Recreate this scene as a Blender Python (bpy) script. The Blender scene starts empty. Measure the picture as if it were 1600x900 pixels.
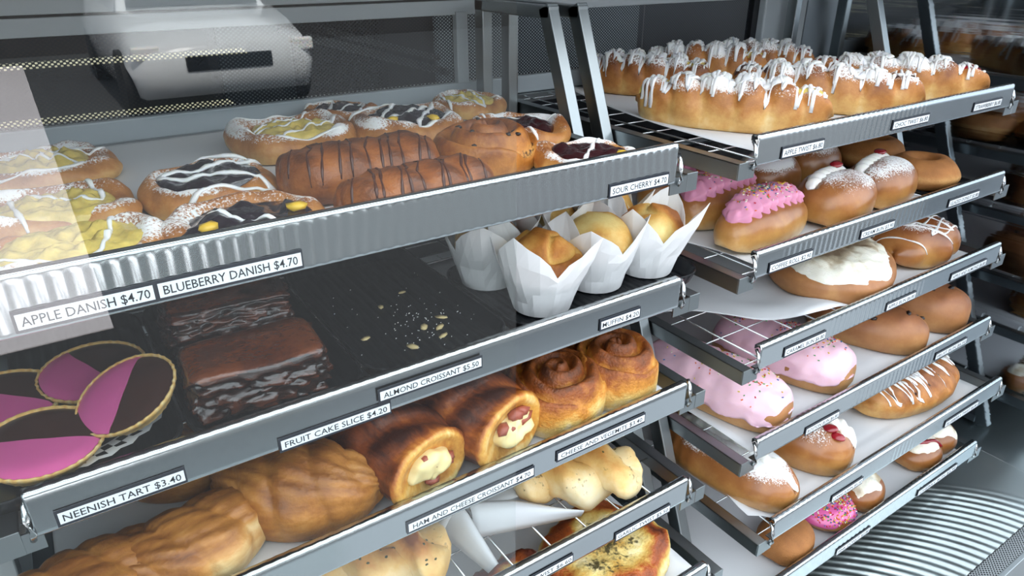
import bpy, bmesh, math, random
import numpy as np
from mathutils import Vector, Matrix
from mathutils.bvhtree import BVHTree

SC = bpy.context.scene
COL = SC.collection
PI = math.pi

# ------------------------------------------------------------------ camera
# metres; camera at the origin, x along the shelf fronts, y into the case, z up; the footpath lies at z = -1.5
FOCAL, YAW, PITCH = 1108.5, 0.5934, 0.4455
cd = bpy.data.cameras.new('camera')
cam = bpy.data.objects.new('camera', cd)
COL.objects.link(cam)
cd.sensor_fit = 'HORIZONTAL'
cd.sensor_width = 36.0
cd.lens = 36.0 * FOCAL / 1600.0
cd.clip_start = 0.02
cd.clip_end = 200
cam.location = (0, 0, 0)
cam.rotation_euler = (PI / 2 - PITCH, 0, -YAW)
SC.camera = cam

# ------------------------------------------------------------------ world, light, exposure
w = bpy.data.worlds.new('sky')
SC.world = w
w.use_nodes = True
nt_ = w.node_tree
bg = nt_.nodes['Background']
bg.inputs['Color'].default_value = (0.83, 0.92, 1.0, 1)
bg.inputs['Strength'].default_value = 3.6

def area(name, loc, rot, sx, sy, power, col):
    l = bpy.data.lights.new(name, 'AREA')
    l.shape = 'RECTANGLE'; l.size = sx; l.size_y = sy; l.energy = power; l.color = col
    o = bpy.data.objects.new(name, l)
    o.location = loc; o.rotation_euler = rot
    COL.objects.link(o)
    return o

sun = bpy.data.lights.new('sun', 'SUN')
sun.energy = 13.0
sun.angle = math.radians(1.5)
sun.color = (1.0, 0.96, 0.9)
so = bpy.data.objects.new('sun', sun)
so.rotation_euler = (math.radians(-40), 0, 0)      # high behind the shop: it lights the street, the case stays in the shade
so.location = (0, 3, 6)
COL.objects.link(so)
area('case_light', (0.6, 0.42, 0.10), (math.radians(-18), 0, 0), 1.5, 0.06, 3.2, (0.93, 0.97, 1.0))
area('shop_light', (0.4, 2.2, 1.3), (0, 0, 0), 1.6, 0.4, 9, (1.0, 0.93, 0.8))

SC.view_settings.view_transform = 'Standard'
SC.view_settings.look = 'None'
SC.view_settings.exposure = 0.0
SC.view_settings.gamma = 1.0
SC.view_settings.use_curve_mapping = False
SC.cycles.max_bounces = 8
SC.cycles.caustics_reflective = False
SC.cycles.caustics_refractive = False
SC.cycles.transparent_max_bounces = 12
SC.cycles.sample_clamp_indirect = 6.0

# ------------------------------------------------------------------ helpers
def lin(h):
    h = h.lstrip('#')
    r = []
    for i in (0, 2, 4):
        c = int(h[i:i + 2], 16) / 255
        r.append(c / 12.92 if c <= 0.04045 else ((c + 0.055) / 1.055) ** 2.4)
    return tuple(r) + (1.0,)

def vnoise(P, f=1.0, seed=0):
    """value noise in [-1, 1] at points P (..., 3)"""
    P = np.asarray(P, float) * f + seed * 17.31
    i = np.floor(P).astype(np.int64)
    t = P - i
    t = t * t * (3 - 2 * t)
    out = 0
    for dx in (0, 1):
        for dy in (0, 1):
            for dz in (0, 1):
                h = (i[..., 0] + dx) * 374761393 + (i[..., 1] + dy) * 668265263 + (i[..., 2] + dz) * 2147483647 + seed * 1274126177
                h = (h ^ (h >> 13)) * 1274126177
                h = (h ^ (h >> 16)) & 0xffff
                v = h / 32767.5 - 1
                wx = t[..., 0] if dx else 1 - t[..., 0]
                wy = t[..., 1] if dy else 1 - t[..., 1]
                wz = t[..., 2] if dz else 1 - t[..., 2]
                out = out + v * wx * wy * wz
    return out

def fbm(P, f=1.0, seed=0, n=3):
    return sum(vnoise(P, f * 2 ** k, seed + k) * 0.5 ** k for k in range(n))

def link(o, parent=None):
    COL.objects.link(o)
    if parent is not None:
        o.parent = parent
    return o

def make(name, verts, faces, mat, parent=None, smooth=True, attrs=None, mi=None, loc=None):
    me = bpy.data.meshes.new(name)
    if isinstance(verts, np.ndarray):
        verts = verts.reshape(-1, 3).tolist()
    me.from_pydata(verts, [], faces)
    if smooth:
        me.polygons.foreach_set('use_smooth', [True] * len(me.polygons))
    for m in (mat if isinstance(mat, (list, tuple)) else [mat]):
        me.materials.append(m)
    if mi is not None:
        me.polygons.foreach_set('material_index', mi)
    for k, v in (attrs or {}).items():
        a = me.attributes.new(k, 'FLOAT', 'POINT')
        a.data.foreach_set('value', np.asarray(v, dtype=np.float32).ravel())
    me.update()
    o = bpy.data.objects.new(name, me)
    if loc is not None:
        o.location = loc
    return link(o, parent)

def tag(o, label, cat, group=None):
    o['label'] = label
    o['category'] = cat
    if group:
        o['group'] = group
    return o

def thing(name, label, cat, loc=(0, 0, 0), rz=0.0, group=None, rot=None):
    o = bpy.data.objects.new(name, None)
    o.empty_display_size = 0.02
    o.location = loc
    o.rotation_euler = rot if rot else (0, 0, rz)
    link(o)
    return tag(o, label, cat, group)

def structure(o):
    o['kind'] = 'structure'
    return o

def box_vf(x0, x1, y0, y1, z0, z1):
    v = [(x, y, z) for x in (x0, x1) for y in (y0, y1) for z in (z0, z1)]
    f = [(0, 1, 3, 2), (4, 6, 7, 5), (0, 4, 5, 1), (2, 3, 7, 6), (0, 2, 6, 4), (1, 5, 7, 3)]
    return v, f

def bevel(o, wd=0.001, seg=2):
    m = o.modifiers.new('bevel', 'BEVEL')
    m.width = wd; m.segments = seg; m.limit_method = 'ANGLE'
    return o

def box(name, x0, x1, y0, y1, z0, z1, mat, parent=None, bv=0.0):
    v, f = box_vf(x0, x1, y0, y1, z0, z1)
    o = make(name, v, f, mat, parent, smooth=False)
    if bv:
        bevel(o, bv)
    return o

def boxes(name, lst, mat, parent=None, bv=0.0):
    V, F = [], []
    for b in lst:
        v, f = box_vf(*b)
        n = len(V)
        V += v; F += [tuple(i + n for i in q) for q in f]
    o = make(name, V, F, mat, parent, smooth=False)
    if bv:
        bevel(o, bv)
    return o

def bar_vf(a, b, wx, wy):
    """square bar from a to b, wx wide along x, wy across"""
    a = Vector(a); b = Vector(b)
    d = (b - a).normalized()
    x = Vector((1, 0, 0))
    if abs(d.x) > 0.9:
        x = Vector((0, 1, 0))
    s = (x - d * x.dot(d)).normalized() * wx / 2
    t = d.cross(s).normalized() * wy / 2
    v = []
    for p in (a, b):
        for i, j in ((-1, -1), (1, -1), (1, 1), (-1, 1)):
            v.append(tuple(p + s * i + t * j))
    f = [(0, 3, 2, 1), (4, 5, 6, 7)] + [(i, (i + 1) % 4, (i + 1) % 4 + 4, i + 4) for i in range(4)]
    return v, f

def tube_vf(pts, rad, n=6, flat=1.0):
    pts = [Vector(p) for p in pts]
    V, F = [], []
    for i, p in enumerate(pts):
        d = (pts[min(i + 1, len(pts) - 1)] - pts[max(i - 1, 0)])
        if d.length < 1e-9:
            d = Vector((1, 0, 0))
        d.normalize()
        s = d.cross(Vector((0, 0, 1)))
        if s.length < 1e-4:
            s = Vector((0, 1, 0))
        s.normalize()
        t = s.cross(d)
        r = rad[i] if hasattr(rad, '__len__') else rad
        for k in range(n):
            a = 2 * PI * k / n
            V.append(tuple(p + s * math.cos(a) * r + t * math.sin(a) * r * flat))
    for i in range(len(pts) - 1):
        for k in range(n):
            F.append((i * n + k, i * n + (k + 1) % n, (i + 1) * n + (k + 1) % n, (i + 1) * n + k))
    F.append(tuple(range(n - 1, -1, -1)))
    F.append(tuple((len(pts) - 1) * n + k for k in range(n)))
    return V, F

def merge(parts):
    V, F = [], []
    for v, f in parts:
        n = len(V)
        V += [tuple(p) for p in v]
        F += [tuple(i + n for i in q) for q in f]
    return V, F

def grid_f(nu, nv, closed=True, caps=True, off=0):
    F = []
    for i in range(nu - 1):
        for j in range(nv if closed else nv - 1):
            k = (j + 1) % nv
            F.append((off + i * nv + j, off + i * nv + k, off + (i + 1) * nv + k, off + (i + 1) * nv + j))
    if caps:
        F.append(tuple(off + j for j in range(nv - 1, -1, -1)))
        F.append(tuple(off + (nu - 1) * nv + j for j in range(nv)))
    return F

def sstep(a, b, x):
    t = np.clip((x - a) / (b - a), 0, 1)
    return t * t * (3 - 2 * t)

# ------------------------------------------------------------------ materials
def nodes(name):
    m = bpy.data.materials.new(name)
    m.use_nodes = True
    t = m.node_tree
    b = t.nodes['Principled BSDF']
    return m, t, b

def N(t, kind, **kw):
    n = t.nodes.new(kind)
    for k, v in kw.items():
        if k in n.inputs:
            n.inputs[k].default_value = v
        else:
            setattr(n, k, v)
    return n

def plain(name, col, rough=0.5, metal=0.0, spec=0.5, noise_amt=0.0, scale=40, bump=0.0, bscale=200, sss=0.0, coat=0.0):
    m, t, b = nodes(name)
    c = lin(col) if isinstance(col, str) else col
    b.inputs['Base Color'].default_value = c
    b.inputs['Roughness'].default_value = rough
    b.inputs['Metallic'].default_value = metal
    b.inputs['Specular IOR Level'].default_value = spec
    b.inputs['Coat Weight'].default_value = coat
    b.inputs['Coat Roughness'].default_value = 0.12
    if sss:
        b.inputs['Subsurface Weight'].default_value = sss
        b.inputs['Subsurface Radius'].default_value = (0.006, 0.004, 0.002)
        b.inputs['Subsurface Scale'].default_value = 1.0
    tc = N(t, 'ShaderNodeTexCoord')
    if noise_amt:
        n = N(t, 'ShaderNodeTexNoise', Scale=scale, Detail=4.0)
        t.links.new(tc.outputs['Object'], n.inputs['Vector'])
        mx = N(t, 'ShaderNodeMix', data_type='RGBA')
        mx.inputs[6].default_value = tuple(min(1, x * (1 - noise_amt)) for x in c[:3]) + (1,)
        mx.inputs[7].default_value = tuple(min(1, x * (1 + noise_amt)) for x in c[:3]) + (1,)
        t.links.new(n.outputs['Fac'], mx.inputs[0])
        t.links.new(mx.outputs[2], b.inputs['Base Color'])
    if bump:
        n2 = N(t, 'ShaderNodeTexNoise', Scale=bscale, Detail=3.0)
        t.links.new(tc.outputs['Object'], n2.inputs['Vector'])
        bp = N(t, 'ShaderNodeBump', Strength=bump, Distance=0.002)
        t.links.new(n2.outputs['Fac'], bp.inputs['Height'])
        t.links.new(bp.outputs['Normal'], b.inputs['Normal'])
    return m

def crust(name, stops, stain='#2a1410', rough=0.45, bscale=500, bump=0.25, coat=0.0, streak=None, sugar_col='#f4f3f2', mottle=0.26, shift=0.10):
    """baked dough: colour from the 'bake' value of each point, sugar where 'sugar' is set, filling stain where 'stain' is set"""
    m, t, b = nodes(name)
    b.inputs['Coat Weight'].default_value = coat
    b.inputs['Coat Roughness'].default_value = 0.2
    tc = N(t, 'ShaderNodeTexCoord')
    at = N(t, 'ShaderNodeAttribute', attribute_name='bake')
    su = N(t, 'ShaderNodeAttribute', attribute_name='sugar')
    st = N(t, 'ShaderNodeAttribute', attribute_name='stain')
    n1 = N(t, 'ShaderNodeTexNoise', Scale=70.0, Detail=5.0, Roughness=0.65)
    t.links.new(tc.outputs['Object'], n1.inputs['Vector'])
    if streak:
        mp = N(t, 'ShaderNodeMapping')
        mp.inputs['Scale'].default_value = streak
        t.links.new(tc.outputs['Object'], mp.inputs['Vector'])
        t.links.new(mp.outputs['Vector'], n1.inputs['Vector'])
    ma = N(t, 'ShaderNodeMath', operation='MULTIPLY_ADD')
    ma.inputs[1].default_value = mottle * 2
    t.links.new(n1.outputs['Fac'], ma.inputs[0])
    sb = N(t, 'ShaderNodeMath', operation='SUBTRACT')
    sb.inputs[1].default_value = mottle - shift
    t.links.new(at.outputs['Fac'], sb.inputs[0])
    t.links.new(sb.outputs[0], ma.inputs[2])
    r = N(t, 'ShaderNodeValToRGB')
    e = r.color_ramp.elements
    while len(e) < len(stops):
        e.new(0.5)
    for el, (p, c) in zip(e, stops):
        el.position = p
        el.color = lin(c)
    t.links.new(ma.outputs[0], r.inputs['Fac'])
    # stain
    n3 = N(t, 'ShaderNodeTexNoise', Scale=220.0, Detail=3.0)
    t.links.new(tc.outputs['Object'], n3.inputs['Vector'])
    a3 = N(t, 'ShaderNodeMath', operation='ADD')
    t.links.new(st.outputs['Fac'], a3.inputs[0])
    t.links.new(n3.outputs['Fac'], a3.inputs[1])
    m3 = N(t, 'ShaderNodeMapRange')
    m3.inputs['From Min'].default_value = 0.9; m3.inputs['From Max'].default_value = 1.1
    t.links.new(a3.outputs[0], m3.inputs['Value'])
    x1 = N(t, 'ShaderNodeMix', data_type='RGBA')
    x1.inputs[7].default_value = lin(stain)
    t.links.new(m3.outputs[0], x1.inputs[0])
    t.links.new(r.outputs['Color'], x1.inputs[6])
    # sugar
    n2 = N(t, 'ShaderNodeTexNoise', Scale=420.0, Detail=4.0, Roughness=0.75)
    t.links.new(tc.outputs['Object'], n2.inputs['Vector'])
    a2 = N(t, 'ShaderNodeMath', operation='ADD')
    t.links.new(su.outputs['Fac'], a2.inputs[0])
    t.links.new(n2.outputs['Fac'], a2.inputs[1])
    m2 = N(t, 'ShaderNodeMapRange')
    m2.inputs['From Min'].default_value = 0.80; m2.inputs['From Max'].default_value = 0.93
    t.links.new(a2.outputs[0], m2.inputs['Value'])
    x2 = N(t, 'ShaderNodeMix', data_type='RGBA')
    x2.inputs[7].default_value = lin(sugar_col)
    t.links.new(m2.outputs[0], x2.inputs[0])
    t.links.new(x1.outputs[2], x2.inputs[6])
    t.links.new(x2.outputs[2], b.inputs['Base Color'])
    rr = N(t, 'ShaderNodeMix', data_type='FLOAT')
    rr.inputs[2].default_value = rough
    rr.inputs[3].default_value = 0.9
    t.links.new(m2.outputs[0], rr.inputs[0])
    t.links.new(rr.outputs[0], b.inputs['Roughness'])
    n4 = N(t, 'ShaderNodeTexNoise', Scale=float(bscale), Detail=3.0)
    t.links.new(tc.outputs['Object'], n4.inputs['Vector'])
    bp = N(t, 'ShaderNodeBump', Strength=bump, Distance=0.0015)
    t.links.new(n4.outputs['Fac'], bp.inputs['Height'])
    t.links.new(bp.outputs['Normal'], b.inputs['Normal'])
    b.inputs['Subsurface Weight'].default_value = 0.08
    b.inputs['Subsurface Radius'].default_value = (0.004, 0.002, 0.001)
    b.inputs['Subsurface Scale'].default_value = 1.0
    return m

M = {}
M['danish'] = crust('danish_crust', [(0.0, '#ecd6a0'), (0.3, '#d9ab66'), (0.55, '#bb7d40'), (0.8, '#90562a'), (1.0, '#5a3019')], rough=0.48)
M['bun'] = crust('glossy_bun_crust', [(0.0, '#ead2a0'), (0.3, '#c99654'), (0.55, '#a46a38'), (0.8, '#824a26'), (1.0, '#5a3019')], rough=0.32, coat=0.25, bump=0.08, mottle=0.14)
M['bun_plain'] = crust('soft_bun_crust', [(0.0, '#ecd6aa'), (0.3, '#cfa068'), (0.55, '#b07a4c'), (0.8, '#925c38'), (1.0, '#6e432a')], rough=0.45, bump=0.1, mottle=0.14)
M['croissant'] = crust('croissant_crust', [(0.0, '#efcf95'), (0.3, '#d29a58'), (0.55, '#b57838'), (0.8, '#8d5525'), (1.0, '#5b3215')], rough=0.42, bump=0.5, bscale=260, stain='#3b1c10', streak=(0.6, 2.2, 2.2))
M['chocroll'] = crust('choc_croissant_crust', [(0.0, '#e6b878'), (0.3, '#c68142'), (0.55, '#a8652e'), (0.8, '#874a1e'), (1.0, '#562c12')], rough=0.42, bump=0.5, bscale=300, streak=(0.5, 2.4, 2.4))
M['hamroll'] = crust('deep_baked_crust', [(0.0, '#f6dc98'), (0.25, '#e2a950'), (0.5, '#b96b2a'), (0.75, '#7d3d18'), (1.0, '#3d1a0c')], rough=0.4, coat=0.1, streak=(0.7, 2.6, 1.5), mottle=0.3, bump=0.4, bscale=260)
M['scroll'] = crust('scroll_crust', [(0.0, '#f4e2b6'), (0.3, '#e0b062'), (0.55, '#c27e36'), (0.8, '#8b4d1c'), (1.0, '#3f1f10')], stain='#3a1c14', rough=0.5, bump=0.4, bscale=350)
M['cheese'] = crust('cheese_crust', [(0.0, '#f6ead0'), (0.25, '#ecc878'), (0.5, '#d08c38'), (0.75, '#8e4a18'), (1.0, '#43200d')], stain='#2f170c', rough=0.55, bump=0.9, bscale=380, mottle=0.34)
M['pale'] = crust('pale_dough', [(0.0, '#f7eedb'), (0.3, '#f0dcae'), (0.55, '#e4ba72'), (0.8, '#c88740'), (1.0, '#8a4a1c')], stain='#4a3a1c', rough=0.5, bump=0.2, bscale=300, mottle=0.2)
M['muffin'] = crust('muffin_crumb', [(0.0, '#f1e3a8'), (0.3, '#e8cd84'), (0.55, '#d8a654'), (0.8, '#b9762f'), (1.0, '#8a4f20')], rough=0.65, bump=0.5, bscale=300)
M['shortcrust'] = crust('tart_shell', [(0.0, '#f0d9a0'), (0.5, '#dcb168'), (1.0, '#b07a38')], rough=0.6)
M['sugarbun'] = crust('sugared_donut', [(0.0, '#ecd0a0'), (0.3, '#d09a5c'), (0.6, '#b4773e'), (1.0, '#8a5228')], rough=0.6, bump=0.9, bscale=900)
M['pizza'] = crust('cheese_topping', [(0.0, '#f6eccb'), (0.3, '#e6cc80'), (0.5, '#cfa24e'), (0.7, '#a8521e'), (1.0, '#5a2412')], stain='#5a5030', rough=0.5, bump=1.0, bscale=300, mottle=0.35)
M['whitetop'] = crust('creamy_sugar_topping', [(0.0, '#8b745c'), (0.3, '#c9b89c'), (0.5, '#f0ead8'), (1.0, '#faf7ee')], shift=0.0, rough=0.85, bump=0.6, bscale=420, mottle=0.25)
M['cake'] = crust('fruit_cake', [(0.0, '#140804'), (0.35, '#2a120a'), (0.6, '#4a2210'), (0.85, '#5c2a12'), (1.0, '#733a1a')], rough=0.25, coat=0.8, bump=0.9, bscale=160, mottle=0.3)
M['apple'] = plain('apple_filling', '#dcc26a', 0.25, noise_amt=0.35, scale=120, bump=0.4, bscale=200, sss=0.35, coat=0.3)
M['blueberry'] = plain('blueberry_filling', '#1c0f1c', 0.18, noise_amt=0.6, scale=110, bump=0.5, bscale=160, coat=0.7)
M['cherry'] = plain('cherry_filling', '#330e12', 0.2, noise_amt=0.6, scale=130, bump=0.6, bscale=170, coat=0.6)
M['custard'] = plain('custard', '#e6bd3c', 0.35, noise_amt=0.2, sss=0.2)
M['icing'] = plain('white_icing', '#f3f2f0', 0.35, sss=0.15)
M['pinkicing'] = plain('pink_buttercream', '#e096b4', 0.5, noise_amt=0.12, scale=60, bump=0.15, sss=0.2)
M['palepink'] = plain('pale_pink_icing', '#f3c7d5', 0.42, noise_amt=0.06, scale=30, bump=0.3, bscale=90, sss=0.2)
M['hotpink'] = plain('pink_glaze', '#d9649f', 0.25, noise_amt=0.08, sss=0.1, coat=0.3)
M['choctop'] = plain('chocolate_icing', '#3d241d', 0.3, noise_amt=0.2, scale=50, coat=0.15)
M['choc'] = plain('chocolate_drizzle', '#4a2416', 0.35)
M['cream'] = plain('whipped_cream', '#f8f5ee', 0.6, bump=0.2, bscale=150, sss=0.2)
M['jam'] = plain('red_jam', '#8e1420', 0.15, coat=0.6, noise_amt=0.3, scale=90)
M['currant'] = plain('currant', '#1f120e', 0.4)
M['ham'] = plain('ham', '#9a5240', 0.4, noise_amt=0.3, scale=120, sss=0.2)
M['almond'] = plain('almond', '#dcc48c', 0.55, noise_amt=0.15, scale=200)
M['sp'] = [plain('sprinkle_' + n, c, 0.4) for n, c in (('orange', '#e8743a'), ('red', '#c8344a'), ('blue', '#4a6aa0'), ('white', '#f2ead8'), ('yellow', '#e2c648'), ('green', '#5f9a5a'))]
M['paper'] = plain('baking_paper', '#d9dadc', 0.75, spec=0.25, bump=0.15, bscale=25)
M['case_paper'] = plain('muffin_paper', '#eeeeee', 0.7, bump=0.2, bscale=60, sss=0.0)
M['doily'] = plain('doily_paper', '#e4e6ea', 0.7)
M['tagw'] = plain('tag_card', '#eef2f6', 0.35, coat=0.3)
M['tagd'] = plain('tag_backing', '#20242e', 0.4)
M['ink'] = plain('printed_ink', '#23262c', 0.6)
M['white'] = plain('white_panel', '#b9c0c4', 0.35, noise_amt=0.04, scale=8)
M['ledge'] = plain('white_ledge', '#aab3b8', 0.35, noise_amt=0.04, scale=8)
M['seam'] = plain('black_seal', '#14161a', 0.5)
M['dark'] = plain('dark_panel', '#1b1f26', 0.4)
M['floor'] = plain('concrete', '#9a9b9c', 0.8, noise_amt=0.2, scale=6)
M['asphalt'] = plain('asphalt', '#3f4042', 0.9, noise_amt=0.3, scale=30)
M['pavelight'] = plain('pale_paving', '#d6cfd2', 0.8, noise_amt=0.08, scale=5)
M['carwhite'] = plain('car_paint', '#e8eaec', 0.2, coat=0.8)
M['carglass'] = plain('car_window', '#10151b', 0.08, coat=0.6)
M['tyre'] = plain('tyre_rubber', '#17181a', 0.8)
M['brick'] = plain('facade_render', '#2b2725', 0.8, noise_amt=0.3, scale=3)
M['bench'] = plain('cream_benchtop', '#e5d8b2', 0.4)
M['ovenblack'] = plain('black_enamel', '#121317', 0.35)
M['shoptile'] = plain('grey_tile', '#5d6468', 0.35, noise_amt=0.1, scale=6)

def steel(name, col='#aab0b2', rough=0.26, streak=(4, 4, 900), amt=0.1, bump=0.015):
    m, t, b = nodes(name)
    b.inputs['Metallic'].default_value = 1.0
    tc = N(t, 'ShaderNodeTexCoord')
    mp = N(t, 'ShaderNodeMapping')
    mp.inputs['Scale'].default_value = streak
    n = N(t, 'ShaderNodeTexNoise', Scale=1.0, Detail=3.0)
    t.links.new(tc.outputs['Object'], mp.inputs['Vector'])
    t.links.new(mp.outputs['Vector'], n.inputs['Vector'])
    mr = N(t, 'ShaderNodeMapRange')
    mr.inputs['To Min'].default_value = rough - amt / 2
    mr.inputs['To Max'].default_value = rough + amt / 2
    t.links.new(n.outputs['Fac'], mr.inputs['Value'])
    t.links.new(mr.outputs[0], b.inputs['Roughness'])
    b.inputs['Base Color'].default_value = lin(col)
    bp = N(t, 'ShaderNodeBump', Strength=bump, Distance=0.0005)
    t.links.new(n.outputs['Fac'], bp.inputs['Height'])
    t.links.new(bp.outputs['Normal'], b.inputs['Normal'])
    return m

M['steel'] = steel('brushed_steel', '#969c9e', 0.33, (25, 25, 25), 0.08, 0.0)
M['rail'] = steel('rail_steel', '#b6bcbf', 0.19, (6, 6, 40), 0.02, 0.0)
M['deck'] = steel('deck_steel', '#c2cac9', 0.30, (8, 8, 8), 0.06, 0.0)
M['wire'] = steel('chromed_wire', '#c4c8ca', 0.2, (10, 10, 10))

def tray_mat():
    m, t, b = nodes('black_plastic')
    b.inputs['Base Color'].default_value = lin('#0e1013')
    b.inputs['Roughness'].default_value = 0.42
    b.inputs['Specular IOR Level'].default_value = 0.25
    tc = N(t, 'ShaderNodeTexCoord')
    wv = N(t, 'ShaderNodeTexWave', Scale=32.0, Distortion=0.0)
    t.links.new(tc.outputs['Object'], wv.inputs['Vector'])
    bp = N(t, 'ShaderNodeBump', Strength=0.5, Distance=0.002)
    t.links.new(wv.outputs['Fac'], bp.inputs['Height'])
    t.links.new(bp.outputs['Normal'], b.inputs['Normal'])
    return m
M['tray'] = tray_mat()

def perforated(name, col, pitch, thr, metal=0.6, rough=0.4, back=None):
    """sheet metal pierced by rows of staggered round holes (really see-through unless a backing colour is given)"""
    m, t, b = nodes(name)
    b.inputs['Base Color'].default_value = lin(col)
    b.inputs['Metallic'].default_value = metal
    b.inputs['Roughness'].default_value = rough
    tc = N(t, 'ShaderNodeTexCoord')
    sp = N(t, 'ShaderNodeSeparateXYZ')
    t.links.new(tc.outputs['Object'], sp.inputs[0])
    def sn(sock, k):
        a = N(t, 'ShaderNodeMath', operation='MULTIPLY'); a.inputs[1].default_value = k
        t.links.new(sock, a.inputs[0])
        s = N(t, 'ShaderNodeMath', operation='SINE')
        t.links.new(a.outputs[0], s.inputs[0])
        return s.outputs[0]
    second = sp.outputs['Z'] if back is None else sp.outputs['Y']
    mu = N(t, 'ShaderNodeMath', operation='MULTIPLY')
    t.links.new(sn(sp.outputs['X'], PI / pitch), mu.inputs[0])
    t.links.new(sn(second, PI / pitch * 1.25), mu.inputs[1])
    g = N(t, 'ShaderNodeMath', operation='GREATER_THAN'); g.inputs[1].default_value = thr
    t.links.new(mu.outputs[0], g.inputs[0])
    out = t.nodes['Material Output']
    mix = N(t, 'ShaderNodeMixShader')
    if back is None:
        h = N(t, 'ShaderNodeBsdfTransparent')
    else:
        h = N(t, 'ShaderNodeBsdfDiffuse'); h.inputs['Color'].default_value = lin(back)
    t.links.new(g.outputs[0], mix.inputs[0])
    t.links.new(b.outputs[0], mix.inputs[1])
    t.links.new(h.outputs[0], mix.inputs[2])
    t.links.new(mix.outputs[0], out.inputs['Surface'])
    return m
M['mesh'] = perforated('perforated_sheet', '#24282e', 0.0031, 0.18)
M['strip'] = perforated('perforated_strip', '#a9adaf', 0.0034, 0.15, 0.9, 0.35, back='#15171a')

def glass():
    m, t, b = nodes('front_glass')
    t.nodes.remove(b)
    out = t.nodes['Material Output']
    tr = N(t, 'ShaderNodeBsdfTransparent'); tr.inputs['Color'].default_value = (0.97, 0.985, 0.98, 1)
    gl = N(t, 'ShaderNodeBsdfGlossy'); gl.inputs['Roughness'].default_value = 0.0
    fr = N(t, 'ShaderNodeLayerWeight'); fr.inputs['Blend'].default_value = 0.5
    pw = N(t, 'ShaderNodeMath', operation='POWER'); pw.inputs[1].default_value = 5.0
    t.links.new(fr.outputs['Facing'], pw.inputs[0])
    mu = N(t, 'ShaderNodeMath', operation='MULTIPLY_ADD'); mu.inputs[1].default_value = 0.94; mu.inputs[2].default_value = 0.06; mu.use_clamp = True
    mix = N(t, 'ShaderNodeMixShader')
    t.links.new(pw.outputs[0], mu.inputs[0])
    t.links.new(mu.outputs[0], mix.inputs[0])
    t.links.new(tr.outputs[0], mix.inputs[1])
    t.links.new(gl.outputs[0], mix.inputs[2])
    t.links.new(mix.outputs[0], out.inputs['Surface'])
    return m
M['glass'] = glass()

def mirror():
    m, t, b = nodes('smoked_mirror')
    b.inputs['Metallic'].default_value = 1.0
    b.inputs['Base Color'].default_value = lin('#c4cad0')
    b.inputs['Roughness'].default_value = 0.06
    tc = N(t, 'ShaderNodeTexCoord')
    mp = N(t, 'ShaderNodeMapping'); mp.inputs['Scale'].default_value = (1, 0.4, 70)
    n = N(t, 'ShaderNodeTexNoise', Scale=1.0, Detail=2.0)
    t.links.new(tc.outputs['Object'], mp.inputs['Vector'])
    t.links.new(mp.outputs['Vector'], n.inputs['Vector'])
    bp = N(t, 'ShaderNodeBump', Strength=0.12, Distance=0.002)
    t.links.new(n.outputs['Fac'], bp.inputs['Height'])
    t.links.new(bp.outputs['Normal'], b.inputs['Normal'])
    return m
M['mirror'] = mirror()

# ------------------------------------------------------------------ the case and what lies around it (structure)
DECK = -0.9
YB = 1.0
XM = 1.41
structure(box('floor', -12, 14, -20, 4.2, -1.56, -1.5, M['floor']))
structure(box('wall_back', -0.4, XM, YB, YB + 0.02, DECK, -0.217, M['dark']))
structure(box('trim_1', -0.4, XM, YB - 0.006, YB + 0.02, -0.217, -0.189, M['ledge'], bv=0.002))
structure(box('trim_2', -0.4, XM, YB - 0.004, YB + 0.02, -0.0895, -0.069, M['white'], bv=0.001))
structure(box('trim_3', -0.4, XM, YB, YB + 0.02, -0.069, -0.066, M['seam']))
structure(box('trim_4', -0.4, XM, YB - 0.004, YB + 0.02, -0.066, 0.16, M['white'], bv=0.001))
structure(box('trim_5', 0.568, 0.588, YB - 0.008, YB + 0.01, -0.19, -0.085, M['white'], bv=0.001))
structure(box('trim_6', 1.275, XM, YB - 0.02, YB + 0.01, -0.217, 0.16, M['white'], bv=0.003))
structure(box('trim_7', 1.258, 1.275, YB - 0.004, YB + 0.01, -0.19, 0.16, M['seam']))
structure(box('ceiling', -0.4, XM, 0.25, YB + 0.02, 0.16, 0.18, M['white']))
structure(box('wall_left', -0.42, -0.4, 0.25, YB + 0.02, DECK, 0.16, M['steel']))
mw = structure(box('wall_right', XM, XM + 0.02, 0.25, YB + 0.02, DECK, 0.16, M['mirror']))
structure(box('wall_front', -0.42, XM + 0.3, 0.27, 0.29, -1.5, DECK - 0.03, M['steel']))
# perforated back panels
for i, (a, b_) in enumerate(((-0.4, 0.568), (0.588, 0.965), (0.967, 1.258))):
    o = make('perforated_panel', [(a, YB + 0.004, -0.189), (b_, YB + 0.004, -0.189), (b_, YB + 0.004, -0.0895), (a, YB + 0.004, -0.0895)], [(0, 1, 2, 3)], M['mesh'], smooth=False)
    mod = o.modifiers.new('s', 'SOLIDIFY'); mod.thickness = 0.0006
    tag(o, ('wide black perforated metal back panel behind the danish shelf', 'black perforated panel right of the steel frame posts', 'dark perforated panel at the far right behind the iced twists')[i], 'panel', 'perforated back panels')

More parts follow.
